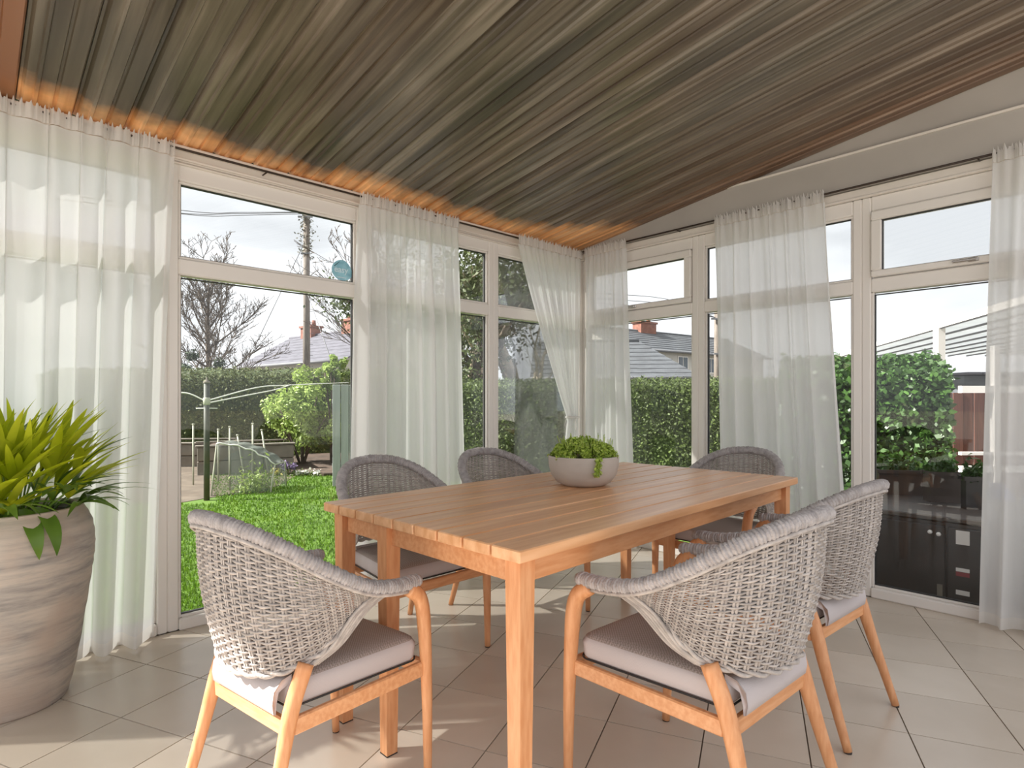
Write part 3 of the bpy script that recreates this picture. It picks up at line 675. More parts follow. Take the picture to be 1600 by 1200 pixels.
BIGL = leafmesh(.17, .034, 1.7, LEAFY); BIGG = leafmesh(.20, .026, 1.5, LEAFG)
for a2, el, me, s_ in ((-1.62, -.15, BIGL, 1), (-1.30, -.25, BIGL, 1.15), (-2.0, -.1, BIGL, .9), (-.55, -.2, BIGG, 1.1), (-.35, -.1, BIGG, 1.15), (-.75, -.3, BIGG, 1)):
    o = obj('leaf', me, pt); o.location = (.15*math.cos(a2), .17*math.sin(a2), .72); o.rotation_euler = (random.uniform(-.2, .2), -el, a2); o.scale = (s_, s_, s_)

# ------------------------------------------------------------------ garden
GZ = -.12
def inroomclip(): pass
gm = MB(); big = [(-45, -20), (45, -20), (45, 70), (-45, 70)]
hole = [PL(-.1, -.1), PL(SL, -.1), PL(SL, TR_), PL(-.1, TR_)]
gm.add([(-60, -40, GZ), (60, -40, GZ), (60, 90, GZ), (-60, 90, GZ)], [(0, 1, 2, 3)])
tag(gm.build('ground', mat('rough_ground', '#5d584e', '#6c665a', rough=.95, scale=1.5)), kind='structure')
def patch(name, pts, m, z=.012):
    tag(MB().prism([(p[0], p[1]) for p in pts], GZ-.02, GZ+z).build(name, m), kind='structure')
patch('lawn', [(-14, 1.2), (.2, 1.2), (2.2, 5.5), (2.2, 7.9), (-1.4, 9.3), (-2.9, 9.5), (-3.9, 9.8), (-5.5, 9.4), (-14, 10.5)], GRASS, .006)
patch('bare_earth', [(-9.0, 9.3), (-5.6, 6.9), (-3.9, 6.9), (-3.3, 8.2), (-3.6, 10.5), (-9.5, 12.5)][::1], EARTH)
patch('flower_bed', [(-3.9, 9.6), (-3.0, 9.3), (-1.9, 9.6), (-1.2, 11), (-3, 13.2), (-5, 12.5)], EARTHD, .05)
patch('bounce_paving', [(-60, -39), (59, -39), (59, 1.2), (-3.3, 1.2), (-60, 1.2)], CONCG, .014)  # unseen pale ground behind the view, added to bounce sunlight indoors
patch('patio', [PR(1.2, -.12)[:2], PR(5.5, -.12)[:2], PR(5.5, -6.5)[:2], PR(1.2, -3.2)[:2]][::-1], CONCG, .02)
# grass blades close to the glass
n = 42000; P = np.zeros((n, 3)); xs = rng.random(n); Yd = 3.0+9*rng.random(n)**1.5; fx = -.62+.42*xs; P[:, 0] = fx*Yd; P[:, 1] = Yd; P[:, 2] = GZ
keep = []
for i in range(n):
    s_, d_ = (P[i, 0]-C0.x)*UL.x+(P[i, 1]-C0.y)*UL.y, (P[i, 0]-C0.x)*NL.x+(P[i, 1]-C0.y)*NL.y
    earth = (P[i, 0] < -.55*P[i, 1]+.3 and P[i, 1] > 6.8) or P[i, 1] > 9.6
    keep.append(d_ < -.15 and not earth)
P = P[np.array(keep)]; n = len(P); a = rng.random(n)*6.283; w = .004+.002*P[:, 1]*.4; hgt = .022+.02*rng.random(n)
V = np.stack([P-np.stack([np.cos(a)*w, np.sin(a)*w, a*0], 1), P+np.stack([np.cos(a)*w, np.sin(a)*w, a*0], 1), P+np.stack([rng.normal(0, .008, n), rng.normal(0, .008, n), hgt], 1)], 1).reshape(-1, 3)
me = D.meshes.new('grass'); me.vertices.add(3*n); me.vertices.foreach_set('co', V.ravel()); me.loops.add(3*n); me.loops.foreach_set('vertex_index', np.arange(3*n, dtype=np.int32)); me.polygons.add(n); me.polygons.foreach_set('loop_start', np.arange(n, dtype=np.int32)*3); me.update(calc_edges=True); me.materials.append(BLADE)
tag(obj('grass', me), 'short bright green lawn grass beyond the left windows', 'grass', kind='stuff')

def hedge(A, B, depth, h, m, label, n, size, corem=HEDGEC, lump=.06, seed=1, rnd=.12, dens_top=.3):
    A, B = Vector((*A, GZ)), Vector((*B, GZ)); u = (B-A); L = u.length; u.normalize(); w = Vector((-u.y, u.x, 0)); 
    r = empty('hedge', A); tag(r, label, 'hedge')
    nx, ns = max(8, int(L*5)), 14; V = []; Fc = []; sec = []
    for k in range(ns):
        t = k/(ns-1); 
        if t < .35: sec.append((0, h*t/.35*(1-rnd/h)))
        elif t < .65: a = (t-.35)/.3; sec.append((depth*a, h-rnd*(1-math.sin(math.pi*a))*.8))
        else: sec.append((depth, h*(1-(t-.65)/.35)*(1-rnd/h)))
    rs = np.random.default_rng(seed)
    for i in range(nx+1):
        for (y, z) in sec:
            j = lump*rs.normal()*.5
            V.append(u*(L*i/nx)+w*(y+(j if z > .05 else 0))+Vector((0, 0, max(0, z+j*.7))))
    for i in range(nx):
        for k in range(ns-1): q = i*ns+k; Fc.append((q, q+ns, q+ns+1, q+1))
    Fc += [tuple(range(ns)), tuple(range(nx*ns+ns-1, nx*ns-1, -1))]
    mb = MB(); mb.add(V, Fc, True); mb.build('branches', corem, r)
    C = []; N = []
    ft = dens_top
    for i in range(n):
        x = rs.random()*L; q = rs.random()
        if q < ft: y = rs.random()*depth; C.append(u*x+w*y+Vector((0, 0, h-rnd*.8*(1-math.sin(math.pi*y/depth))+rs.normal()*.03))); N.append((w*-.3+Vector((0, 0, 1)))[:])
        elif q < .93: z = rs.random()*(h-rnd*.4); C.append(u*x+w*(-.02+rs.normal()*lump*.6)+Vector((0, 0, z))); N.append((-w)[:])
        else: z = rs.random()*h*.95; y = rs.random()*depth; sd = rs.random() < .5; C.append(u*(0 if sd else L)+w*y+Vector((0, 0, z))); N.append((-u if sd else u)[:])
    cards('foliage', [tuple(c) for c in C], size, m, r, .6, N, .8)
    return r
hedge((-10.5, 12.9), (-2.6, 13.4), 1.3, 1.93, HEDGE2, 'long clipped olive hedge at the back of the lawn behind the dark post', 26000, .06, rnd=.28)
hedge((-1.9, 8.9), (3.9, 7.9), .9, 1.50, HEDGE, 'leafy green hedge seen between the corner curtains below the houses', 42000, .042, rnd=.15)
hedge((2.72, 5.9), (4.0, 5.32), .9, 1.62, IVY, 'tall ivy-covered hedge behind the dark reflection cabinet', 16000, .062, lump=.12, seed=4, rnd=.3)

# trees
def tree(name, base, height, label, spread=.5, levels=5, r0=.09, m=BARK, seed=0, up=.7, split=(2, 3), leaf=None, nleaf=0, lsize=.06, cat='tree', group=None, trunk_frac=.28, lr=.25, shrink=.74, lean=(0, 0)):
    rs = random.Random(seed); r = empty(name, base); tag(r, label, cat, group)
    mb = MB(); tips = []
    def rec(p, d, L, rad, lev):
        n = 3; P = [p]; q = p; dd = d
        for i in range(n):
            dd = (dd+Vector((rs.gauss(0, .10), rs.gauss(0, .10), rs.gauss(0, .05)+.03))).normalized(); q = q+dd*L/n; P.append(q)
        mb.tube(P, [rad*(1-.38*i/n) for i in range(n+1)], 5 if lev > 1 else 8, cap=False)
        if lev >= levels-1: tips.extend(P[1:])
        if lev >= levels: return
        for k in range(rs.randint(*split)+(1 if lev == 0 else 0)):
            ax = Vector((rs.gauss(0, 1), rs.gauss(0, 1), rs.gauss(0, .4))).normalized(); nd = (dd*up+ax*spread).normalized()
            st_ = P[-1] if k == 0 else P[rs.randint(1, n)]
            rec(st_, nd, L*shrink*rs.uniform(.8, 1.15), rad*(.62 if k == 0 else .48), lev+1)
    rec(Vector((0, 0, 0)), Vector((lean[0], lean[1], 1)).normalized(), height*trunk_frac, r0, 0)
    mz = max(t.z for t in tips); f = height/mz; mb.v = [(v[0]*f, v[1]*f, v[2]*f) for v in mb.v]
    b = mb.build('branches', m, r)
    if leaf:
        C = []
        for i in range(nleaf): t = rs.choice(tips)*f; C.append((t.x+rs.gauss(0, lr), t.y+rs.gauss(0, lr), t.z+rs.gauss(0, lr*.8)))
        cards('foliage', C, lsize, leaf, r, .55)
    return r
def gpt(px, Y): return Vector(((px-800)*Y/F, Y, GZ))
def winter_tree(base, H, label, seed, r0=.14, nb=30, reach=.42, low=.12):
    rs = random.Random(seed); r = empty('bare_tree', base); tag(r, label, 'tree'); mb = MB()
    tp = crom([(0, 0, 0), (.06, 0, H*.3), (-.04, .05, H*.6), (.03, 0, H*.9)], 8); mb.tube(tp, [r0*(1-.85*i/(len(tp)-1)) for i in range(len(tp))], 8)
    def br(p, d, L, rad, lev):
        n = 5; P = [p]; q = p
        for i in range(n): d = (d+Vector((rs.gauss(0, .09), rs.gauss(0, .09), .05+rs.gauss(0, .05)))).normalized(); q = q+d*L/n; P.append(q)
        mb.tube(P, [max(.006, rad*(1-.7*i/n)) for i in range(n+1)], 4, cap=False)
        if lev < 3:
            for k in range((9, 5, 3)[lev]):
                i = rs.randint(1, n); nd = (d+Vector((rs.gauss(0, .6), rs.gauss(0, .6), rs.gauss(.1, .35)))).normalized(); br(P[i], nd, L*rs.uniform(.32, .55), rad*.5, lev+1)
    for k in range(nb):
        t = low+(1-low)*k/nb; p = tp[min(len(tp)-1, int(t*(len(tp)-1)))]; a = 2.4*k+rs.uniform(-.3, .3); el = .35+.75*t+rs.uniform(-.1, .1)
        br(p, Vector((math.cos(a)*math.cos(el), math.sin(a)*math.cos(el), math.sin(el))), H*reach*(1-.45*t)*rs.uniform(.8, 1.1), r0*.32*(1-.5*t), 0)
    mb.build('branches', BARK, r); return r
winter_tree(gpt(325, 18), 5.3, 'large bare winter tree with many upward branches behind the clipped hedge', 3)
winter_tree(gpt(600, 16), 5.6, 'bare twiggy tree reaching in beside the telegraph pole from the right', 5, r0=.10, nb=20, reach=.52, low=.3)
tree('ivy_clad_tree', gpt(735, 10.2), 4.1, 'dark ivy-clad tree in the window left of the slanting curtain, left of its mullion', levels=5, r0=.13, seed=21, spread=.55, leaf=TREEL, nleaf=9500, lsize=.085, lr=.22, trunk_frac=.2)
tree('ivy_clad_tree', gpt(800, 10.6), 4.1, 'dark ivy-clad tree right of the mullion beside the slanting curtain', levels=5, r0=.12, seed=22, spread=.5, leaf=TREEL, nleaf=7500, lsize=.08, lr=.22, trunk_frac=.2, m=BARKP)
tree('ivy_clad_tree', gpt(690, 11.5), 3.9, 'dark leafy tree hidden mostly behind the second curtain', levels=5, r0=.12, seed=27, spread=.5, leaf=TREEL, nleaf=6000, lsize=.085, lr=.25, trunk_frac=.2)
tree('pale_tree', gpt(829, 9.4), 3.7, 'slender pale-barked tree trunk with a low side branch by the slanting curtain', levels=4, r0=.07, seed=31, spread=.3, m=BARKP, trunk_frac=.4, cat='tree')
# rounded conifers behind the hedge
def blob_shrub(name, base, rx, rz, label, m, n, size, cat='shrub', z0=0, ry=None):
    r = empty(name, base); tag(r, label, cat); ry = ry or rx
    st_ = MB()
    for k in range(9):
        a = random.random()*6.283; e = Vector((rx*.6*math.cos(a), ry*.6*math.sin(a), z0+rz*random.uniform(.7, 1.5))); st_.tube(crom([(0.03*math.cos(a), .03*math.sin(a), 0), (rx*.2*math.cos(a), ry*.2*math.sin(a), (z0+rz*.4)*.6), e], 4), [.022]*4+[.014]*4+[.006], 5)
    st_.build('stems', BARK, r)
    C = []; N = []
    cl = [Vector((random.gauss(0, rx*.45), random.gauss(0, ry*.45), z0+rz+random.gauss(0, rz*.42))) for _ in range(34)]
    for i in range(n):
        c = random.choice(cl); v = Vector((random.gauss(0, 1), random.gauss(0, 1), random.gauss(0, 1))).normalized(); p = c+v*rx*.28*random.random()**.4
        if p.z < .03: p.z = .03+random.random()*.1
        C.append(p[:]); N.append((v+Vector((0, 0, .5)))[:])
    cards('foliage', C, size, m, r, .5, N, .7); return r
blob_shrub('conifer_shrub', gpt(310, 16.5), .62, 1.25, 'dark conifer shrub peeking over the clipped hedge at the left window edge', CONIF, 6500, .09)
blob_shrub('conifer_shrub', gpt(282, 15.5), .5, 1.1, 'dark conifer shrub cut off by the left window frame behind the clipped hedge', CONIF, 4000, .09)
blob_shrub('flowering_bush', gpt(472, 10.8), .74, .66, 'loose pale green bush at the far edge of the lawn', BUSH, 6500, .08, z0=.32)
blob_shrub('flowering_bush', gpt(520, 10.9), .27, .46, 'narrow upright light green bush beside the grey panel', BUSH, 2300, .075, z0=1.15)
# telegraph poles and wires
def pole(px, Y, ytop, r_, label, ivy=False):
    b = gpt(px, Y); top = at(px, ytop, Y).z-GZ; r = empty('telegraph_pole', b); tag(r, label, 'pole')
    MB().tube([(0, 0, 0), (0, 0, top*.5), (0, 0, top)], [r_*1.12, r_, r_*.88], 14).build('shaft', POLE, r)
    m = MB()
    for z, l in ((top-.25, .5), (top-1.5, .3), (top-2.4, .34)): m.box((0, -r_*1.1, z), (l, .05, .06), None, .006)
    m.build('bracket', WIRE, r)
    k = MB()
    for z in np.arange(1.6, top-2.6, .38): k.tube([(-.001, 0, z), (r_+.10, 0, z)], .008, 5)
    k.build('climbing_step', WIRE, r)
    if ivy: cards('ivy', [(random.gauss(0, r_*1.05), random.gauss(0, r_*1.05), random.uniform(top*.78, top-.02)) for _ in range(420)], .09, mat('dry_ivy', '#6a6a5e', '#8c8c80', scale=3, island=.3), r)
    return r
pole(479, 20, 329, .115, 'tall weathered telegraph pole beyond the hedge in the stickered window', True)
pole(1120, 21, 488, .10, 'telegraph pole rising over the hedge between the right-hand window bars')
wr = MB()
for y0, y1, x1 in ((318, 331, 100), (326, 334, 100), (322, 332, 60)):
    a, b = at(479, y1, 20), at(x1, y0-14, 17); m_ = (a+b)/2; m_.z -= .25; wr.tube(crom([a, a.lerp(b, .3)-Vector((0, 0, .17)), m_, b], 8), .012, 5)
for (a, b) in ((at(479, 455, 20), at(520, 570, 14)), (at(479, 372, 20), at(380, 580, 21)), (at(479, 338, 20), at(620, 330, 30))): wr.tube([a, b], .012, 5)
for y in (455, 463, 470): wr.tube(crom([at(1120, 497, 21), at(1040, y+12, 20), at(900, y, 19), at(700, y-30, 18)], 6), .011, 5)
o = wr.build('overhead_wires', WIRE); tag(o, 'thin overhead wires strung from the telegraph poles across the white sky', 'wires')

# clothes line post
b = gpt(323, 7.06); cp_ = empty('clothes_post', b); tag(cp_, 'dark slim clothes-line post with a pale cap standing in front of the clipped hedge', 'post')
MB().tube([(0, 0, 0), (0, 0, 1.42)], .033, 12).build('post', DPOST, cp_)
MB().lathe([(.034, 1.42), (.040, 1.425), (.040, 1.44), (.02, 1.455), (.008, 1.47), (.008, 1.49), (.0, 1.495)], 12).build('cap', BLOCK, cp_)
MB().lathe([(.033, 1.16), (.041, 1.17), (.041, 1.24), (.034, 1.25)], 12).build('collar', CANE, cp_); MB().tube([(-.13, 0, 1.12), (.13, 0, 1.12)], .005, 6).build('cleat', LINE, cp_)
ln = MB(); P0 = b+Vector((0, 0, 1.2))
ln.tube(crom([P0+Vector((0, 0, .01)), at(400, 606, 8), at(450, 602, 9), at(545, 598, 10.6)], 8), .0085, 5)
ln.tube(crom([P0-Vector((0, 0, .02)), at(390, 617, 8), at(430, 609, 8.6), at(455, 601, 9)], 8), .0085, 5)
ln.tube(crom([P0, at(290, 614, 7), at(250, 618, 6.9)], 6), .0085, 5)
tag(ln.build('clothes_line', LINE), 'white clothes line looping from the dark post to the pale bush', 'clothes line')
# raised bed
def raised(A, B, depth, h, label):
    A, B = Vector((*A, GZ)), Vector((*B, GZ)); u = (B-A); L = u.length; rz = math.atan2(u.y, u.x); r = empty('raised_bed', A, rz); tag(r, label, 'planter')
    nb_ = max(2, int(L/.45))
    for row in range(2):
        for k in range(nb_):
            w_ = L/nb_; o = MB().box((0, 0, 0), (w_-.012, .10, h/2-.012), None, .006).build('block', BLOCK, r); o.location = (w_*(k+.5), .05, h/4+row*h/2)
    MB().box((L/2, depth/2+.06, h*.45), (L-.04, depth-.02, h*.86)).build('soil', EARTHD, r)
    MB().box((L/2, .05, h+.014), (L+.04, .16, .028), None, .006).build('coping', BLOCK, r); MB().box((L/2, depth+.06, h+.014), (L+.04, .1, .028), None, .006).build('coping', BLOCK, r)
raised((-5.05, 9.35), (-3.75, 10.05), 1.0, .46, 'grey block raised bed with coping behind the netting')
raised((-7.6, 10.4), (-5.5, 10.6), 1.2, .42, 'low grey raised bed left of the dark post, below the clipped hedge')
for px, yt, Y, lab in ((302, 663, 8.3, 'cane stake standing left of the dark post'), (341, 671, 8.6, 'short cane stake right of the dark post'), (359, 667, 8.5, 'second cane stake right of the dark post'), (371, 680, 8.4, 'short leaning cane stake in the netted bed'), (395, 662, 8.2, 'tallest cane stake in the netted bed'), (409, 672, 8.6, 'leaning cane stake at the right end of the netted bed')):
    b = gpt(px, Y); h_ = at(px, yt, Y).z-GZ; dx = .12 if 'leaning' in lab else 0
    mb = MB(); mb.tube([(dx, 0, 0), (0, 0, h_)], .012, 7); mb.lathe([(.0, h_-.01), (.018, h_-.01), (.018, h_+.01), (0, h_+.012)], 8); o = mb.build('cane_stake', CANE); o.location = b; tag(o, lab, 'stake', 'cane stakes in the vegetable bed')
# netting cloche
A, B = gpt(330, 7.35), gpt(424, 7.7); nc = empty('net_cloche', A); tag(nc, 'grey garden netting stretched over hoops right of the dark post', 'netting')
u = B-A; hN = .66; V = []; Fc = []; nx = 14
for i in range(nx+1):
    t = i/nx; h_ = hN*(1-.45*t*t)
    for k, (dy, z) in enumerate(((0, 0), (.05, .5), (.12, 1), (.45, 1.02), (.5, 0))): V.append(u*t+Vector((0, dy+.02*math.sin(i*2.1+k), z*h_+.01*math.sin(i*1.7))))
for i in range(nx):
    for k in range(4): q = i*5+k; Fc.append((q, q+5, q+6, q+1))
mb = MB(); mb.add(V, Fc, True); mb.build('net', NET, nc)
mb = MB(); mb.tube([V[i*5+2] for i in range(nx+1)], .010, 6); mb.build('top_cord', LINE, nc)
mb = MB(); mb.tube([V[i*5] for i in range(nx+1)], .012, 6); mb.build('bottom_rail', EARTHD, nc)
mb = MB()
for i in (0, nx): mb.tube([V[i*5+k] for k in range(5)], .010, 6)
mb.build('hoop', CANE, nc)
cards('vegetable_plants', [tuple(u*random.uniform(.3, .85)+Vector((random.gauss(0, .05), .25+random.gauss(0, .1), abs(random.gauss(0, .14))))) for _ in range(500)], .07, BUSH, nc, .3)
# flowers
for px, py, m_, lab in ((431, 739, YEL, 'pale yellow flower clump at the lawn edge'), (478, 738, WPET, 'white flower clump at the lawn edge'), (467, 746, WPET, 'small pale flower clump nearest the grass'), (445, 728, PUR, 'mauve flower clump behind the yellow one'), (494, 743, WPET, 'tiny white flower clump at the right of the lawn edge'), (458, 729, PUR, 'mauve flower clump behind the white ones')):
    Y = 9.35; b = at(px, py, Y); b.z = max(b.z, GZ+.05); zb = GZ+.02; r = empty('flower_clump', (b.x, Y, zb)); tag(r, lab, 'flower', 'flowers along the lawn edge'); zz = b.z-zb
    cards('petals', [(random.gauss(0, .035), random.gauss(0, .03), zz+random.gauss(0, .03)) for _ in range(60)], .05, m_, r, .8); cards('leaves', [(random.gauss(0, .06), random.gauss(0, .05), abs(random.gauss(0, zz*.45))) for _ in range(70)], .06, HEDGE, r, .3)
# grey panel by the bush
b = gpt(539, 8.2); r = empty('garden_panel', b, .1); tag(r, 'tall pale grey-green boarded panel at the right edge of the lawn view', 'panel')
for k in range(3): MB().box((0, 0, 0), (.105, .03, 1.43), None, .004).build('board', SHEDP, r).location = (-.115+.115*k, 0, .72)
for z in (.3, 1.2): MB().box((0, .028, z), (.36, .025, .06), None, .003).build('batten', SHEDP, r)
# houses
def house(A, B, depth, ze, zr, roofm, label, chim=(), wins=(), over=.3, hip=0):
    A, B = Vector((*A, GZ)), Vector((*B, GZ)); u = B-A; L = u.length; r = empty('house', A, math.atan2(u.y, u.x)); tag(r, label, 'house'); ze -= GZ; zr -= GZ
    MB().box((L/2, depth/2, ze/2), (L, depth, ze)).build('wall', RENDER, r)
    g = MB(); 
    for x in ((.0,) if hip else (.0, L-.02)): g.poly3([(x, 0, ze), (x, depth, ze), (x, depth/2, zr-.05)], [(x+.02, 0, ze), (x+.02, depth, ze), (x+.02, depth/2, zr-.05)])
    g.build('gable', RENDER, r)
    ov = over; sl = (zr-ze)/(depth/2)
    for sy in (1, -1):
        y0 = -ov if sy == 1 else depth+ov; z0 = ze-ov*sl; ym = depth/2
        # courses of slates: proud strips
        nC = 9; m = MB()
        for k in range(nC):
            a, b_ = k/nC, (k+1)/nC; ya, yb = y0+(ym-y0)*a, y0+(ym-y0)*b_; za_, zb_ = z0+(zr-z0)*a, z0+(zr-z0)*b_
            xa, xb = L+ov-hip*a, L+ov-hip*b_; m.poly3([(-ov, ya, za_+.05), (xa, ya, za_+.05), (xb, yb, zb_+.02), (-ov, yb, zb_+.02)], [(-ov, ya, za_), (xa, ya, za_), (xb, yb, zb_-.03), (-ov, yb, zb_-.03)])
        m.build('roof_slope', roofm, r)
    if hip: MB().poly3([(L+ov, -ov, ze-ov*sl), (L+ov, depth+ov, ze-ov*sl), (L+ov-hip, depth/2, zr)], [(L+ov-.05, -ov, ze-ov*sl), (L+ov-.05, depth+ov, ze-ov*sl), (L+ov-hip-.05, depth/2, zr)]).build('hip_slope', roofm, r)
    MB().tube([(-ov, depth/2, zr+.03), (L+ov-hip, depth/2, zr+.03)], .08, 8).build('ridge', roofm, r)
    MB().tube([(-ov, -ov-.04, ze-ov*sl), (L+ov, -ov-.04, ze-ov*sl)], .06, 8).build('gutter', WIRE, r)
    for x, w_, h_ in chim:
        c = MB(); c.box((x, depth/2, zr+h_/2-.3), (w_, .6, h_+.6)); c.box((x, depth/2, zr+h_+.04), (w_+.12, .72, .1)); ch = c.build('chimney', BRICK, r)
        for k in (-1, 1): MB().lathe([(.1, zr+h_+.09), (.12, zr+h_+.1), (.09, zr+h_+.36), (.07, zr+h_+.36)], 10, (x+k*w_*.25, depth/2, 0)).build('chimney_pot', BRICK, ch)
    for x, z, w_, h_ in wins:
        z -= GZ; f = MB(); f.box((x, -.015, z), (w_+.1, .05, h_+.1)); f = f.build('window', UPVC, r); MB().box((x-w_*.26, -.045, z), (w_*.44, .02, h_)).build('pane', DGLASS, f); MB().box((x+w_*.26, -.045, z), (w_*.44, .02, h_)).build('pane', DGLASS, f)
    return r
house((-12.6, 27.5), (-6.4, 22.5), 5, 2.78, 4.2, SLATE, 'white bungalow with a lilac-grey slate roof and two brick chimneys behind the lawn hedge', chim=((4.9, .8, .45), (1.6, .9, .4)), wins=((5.2, 1.85, 1.3, .8), (2.6, 1.85, 1.2, .8), (7.0, 1.85, .9, .8)))
house((1.0, 22), (6.6, 21.4), 4, 2.1, 3.45, SLATE2, 'low white house with a grey roof just over the hedge between the right-hand curtains', chim=(), wins=((4.0, 1.75, 1.0, .6), (5.0, 1.75, .5, .6)), hip=2.0)
house((5.2, 27.0), (14.5, 33.7), 5, 3.6, 4.75, SLATE2, 'taller white house with a red brick chimney behind the low grey-roofed one', chim=((4.2, 1.2, .45),), wins=((4.2, 2.9, .7, .7), (6.5, 2.9, .7, .7), (8.0, 2.9, .7, .7)))
# neighbouring glazed lean-to
r = empty('lean_to_shelter', (6.2, 8, GZ)); tag(r, 'white-framed shelter with a ribbed translucent roof beyond the ivy hedge', 'shelter')
def rl(p): return Vector(p)-Vector((6.2, 8, GZ))
near = [Vector((9.15, 16.3, 2.33)), Vector((6.55, 7.8, 2.33)), Vector((5.95, 5.8, 2.33))]; off = Vector((4.6, -.6, 0))
sheetm = mat('translucent_roof_sheet', '#d6d9da', '#e0e2e3', rough=.4, scale=3, trans=.6)
dv = (near[2]-near[0]); 
m = MB(); a, b_ = near[0], near[2]; m.poly3([rl(a), rl(b_), rl(b_+off), rl(a+off)], [rl(a)+Vector((0, 0, .02)), rl(b_)+Vector((0, 0, .02)), rl(b_+off)+Vector((0, 0, .02)), rl(a+off)+Vector((0, 0, .02))]); m.build('roof_sheet', sheetm, r)
for k in range(11):
    o_ = off*(k/10); d_ = (b_-a).normalized(); c = (a+b_)/2+o_; MB().box(rl(c)-Vector((0, 0, .03)), ((b_-a).length, .03, .03), Matrix((d_, Vector((0, 0, 1)).cross(d_), (0, 0, 1))).transposed()).build('roof_rib', WIRE, r)
d_ = (b_-a).normalized(); MB().box(rl((a+b_)/2)+Vector((0, 0, .02)), ((b_-a).length, .06, .10), Matrix((d_, Vector((0, 0, 1)).cross(d_), (0, 0, 1))).transposed()).build('fascia', UPVC, r)
for p_, w_ in ((near[0]+(near[2]-near[0])*.62, .12), (near[0]+(near[2]-near[0])*.12, .12)): MB().box(rl(Vector((p_.x, p_.y, (2.33+GZ)/2))), (w_, w_, 2.33-GZ)).build('post', UPVC, r)
# glazed side with fence behind
Yg = 7.0
for px in (1555, 1640): c = at(px, 600, Yg); MB().box(rl(Vector((c.x, Yg, (1.75+GZ)/2))), (.07, .07, 1.75-GZ)).build('post', UPVC, r)
for y0, y1 in ((603, 614), (728, 738)): c0, c1 = at(1500, y0, Yg), at(1700, y1, Yg); MB().box(rl(Vector(((c0.x+c1.x)/2, Yg, (c0.z+c1.z)/2))), (c1.x-c0.x, .06, c0.z-c1.z)).build('rail', UPVC, r)
c0, c1 = at(1500, 706, Yg), at(1700, 711, Yg); MB().box(rl(Vector(((c0.x+c1.x)/2, Yg, (c0.z+c1.z)/2))), (c1.x-c0.x, .05, c0.z-c1.z)).build('rail', UPVC, r)
f = empty('board_fence', (5.35, 7.35, GZ)); tag(f, 'red-brown vertical board fence behind the white rails', 'fence')
for k in range(20):
    o = MB().box((0, 0, 0), (.125, .02, 1.3), None, .003).build('board', FENCE, f); o.location = (k*.132, .01*(k % 2), .66)
for z in (.3, 1.1): MB().box((1.25, .04, z), (2.7, .04, .07)).build('rail', FENCE, f)
# low outbuilding behind the fence
b = at(1545, 625, 12.5); ob = empty('outbuilding', (b.x, 12.5, GZ)); tag(ob, 'low grey outbuilding seen under the shelter roof above the red-brown fence', 'building')
MB().box((0, 0, .85), (2.6, 2, 1.7)).build('wall', SLATE2, ob)
for k in range(9): MB().box((-1.2+.3*k, 0, 1.74), (.285, 2.3, .05), None, .008).build('roof_sheet', SLATE, ob)
# dark cabinet outside the window, added to stand for a reflection in its glass
cb0 = PR(1.85, -.42); cab = empty('reflection_cabinet', (cb0.x, cb0.y, GZ+.02), math.atan2(UR.y, UR.x)); tag(cab, 'long low charcoal cabinet standing in for a reflection in the right window, with white and red labels', 'cabinet')
CL, CD, CHh = 1.58, .92, .50      # local x along the wall, local y away from the room
MB().box((CL/2, CD/2, CHh/2), (CL, CD, CHh), None, .006).build('body', DARK, cab)
MB().box((CL/2, CD/2, CHh+.016), (CL+.03, CD+.03, .03), None, .006).build('top', DARKT, cab)
for k in range(3):
    x = .04+(CL-.08)*(k+.5)/3; d_ = MB().box((x, -.009, CHh*.5), ((CL-.08)/3-.012, .018, CHh-.05), None, .004).build('reflection_door', DARK, cab)
def lab(x, z, w_, h_, m, name='label'): MB().box((x, -.0195, z), (w_, .003, h_)).build(name, m, cab)
for x, z, w_, h_, m in ((.616, .425, .062, .078, LABW), (.616, .243, .062, .020, LABW), (.616, .219, .062, .024, LABR), (.616, .115, .062, .026, LABW), (.51, .09, .026, .10, BLOCK)): lab(x, z, w_, h_, m)
for x, z in ((.464, .435), (.505, .428)): MB().lathe([(.0, 0), (.012, 0), (.011, .012), (.006, .018), (0, .019)], 12).build('reflection_knob', LABW, cab).matrix_local = Matrix.Translation((x, -.018, z)) @ Matrix.Rotation(math.pi/2, 4, 'X')
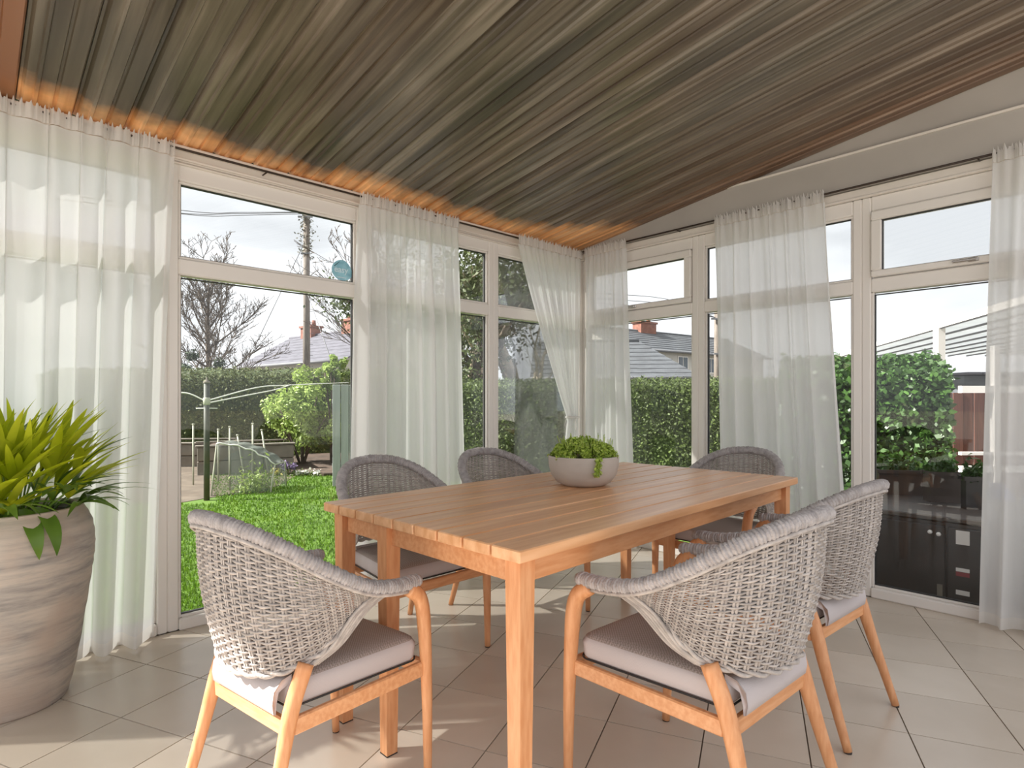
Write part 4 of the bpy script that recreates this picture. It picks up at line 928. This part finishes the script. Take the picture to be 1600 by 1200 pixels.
def planter(px0, px1, y0, y1, Y, m, label, name='planter_box', z0=None):
    a, b_ = at(px0, y1, Y), at(px1, y1, Y); w_ = b_.x-a.x; zt_ = at(0, y0, Y).z; z0 = a.z if z0 is None else z0; h_ = zt_-z0
    r = empty(name, ((a.x+b_.x)/2, Y+w_*.3, z0), -.25); tag(r, label, 'planter')
    mb = MB(); q = .012; mb.box((0, -w_*.3+q/2, h_/2), (w_, q, h_)); mb.box((0, w_*.3-q/2, h_/2), (w_, q, h_)); mb.box((-w_/2+q/2, 0, h_/2), (q, w_*.6-2*q, h_)); mb.box((w_/2-q/2, 0, h_/2), (q, w_*.6-2*q, h_)); mb.box((0, 0, .01), (w_-2*q, w_*.6-2*q, .02))
    mb.build('box', m, r); rr = MB(); 
    for yy in (-w_*.3-.004, w_*.3+.004): rr.box((0, yy, h_-.012), (w_+.024, .016, .024))
    rr.build('rim', m, r); MB().box((0, 0, h_*.8), (w_-2*q, w_*.6-2*q, .03)).build('soil', SOIL, r)
    cards('foliage', [(random.uniform(-w_*.45, w_*.45), random.uniform(-w_*.25, w_*.25), h_*.85+abs(random.gauss(0, .05))) for _ in range(260)], .045, IVY, r)
ZC = GZ+.02+.50+.031
planter(1383, 1449, 735, 785, 4.10, PLANTR, 'brown box planter on the dark cabinet, left one', z0=ZC-.0)
planter(1460, 1503, 738, 788, 3.80, PLANTR, 'brown box planter on the dark cabinet, between the left planter and the black bin', z0=ZC-.0)
planter(1514, 1542, 745, 796, 3.55, DARK, 'small black square tub on the right end of the dark reflection cabinet', z0=ZC-.0)
b = at(1560, 790, 5.6); r = MB(); r.lathe([(.0, 0), (.10, 0), (.12, .05), (.13, .25), (.09, .34), (.05, .36), (.05, .40), (0, .40)], 20); o = r.build('watering_can', BLUE); o.location = (b.x, 5.6, GZ+.02)
mb = MB(); mb.tube(crom([(.12, 0, .1), (.24, 0, .22), (.32, 0, .40)]), [.02]*16+[.012], 8); mb.build('spout', BLUE, o); mb = MB(); mb.tube(crom([(-.05, 0, .38), (-.14, 0, .40), (-.16, 0, .22), (-.12, 0, .12)]), .010, 6); mb.build('handle', BLUE, o)
tag(o, 'blue watering can on the patio beyond the reflection cabinet end, by the curtain edge', 'watering can')
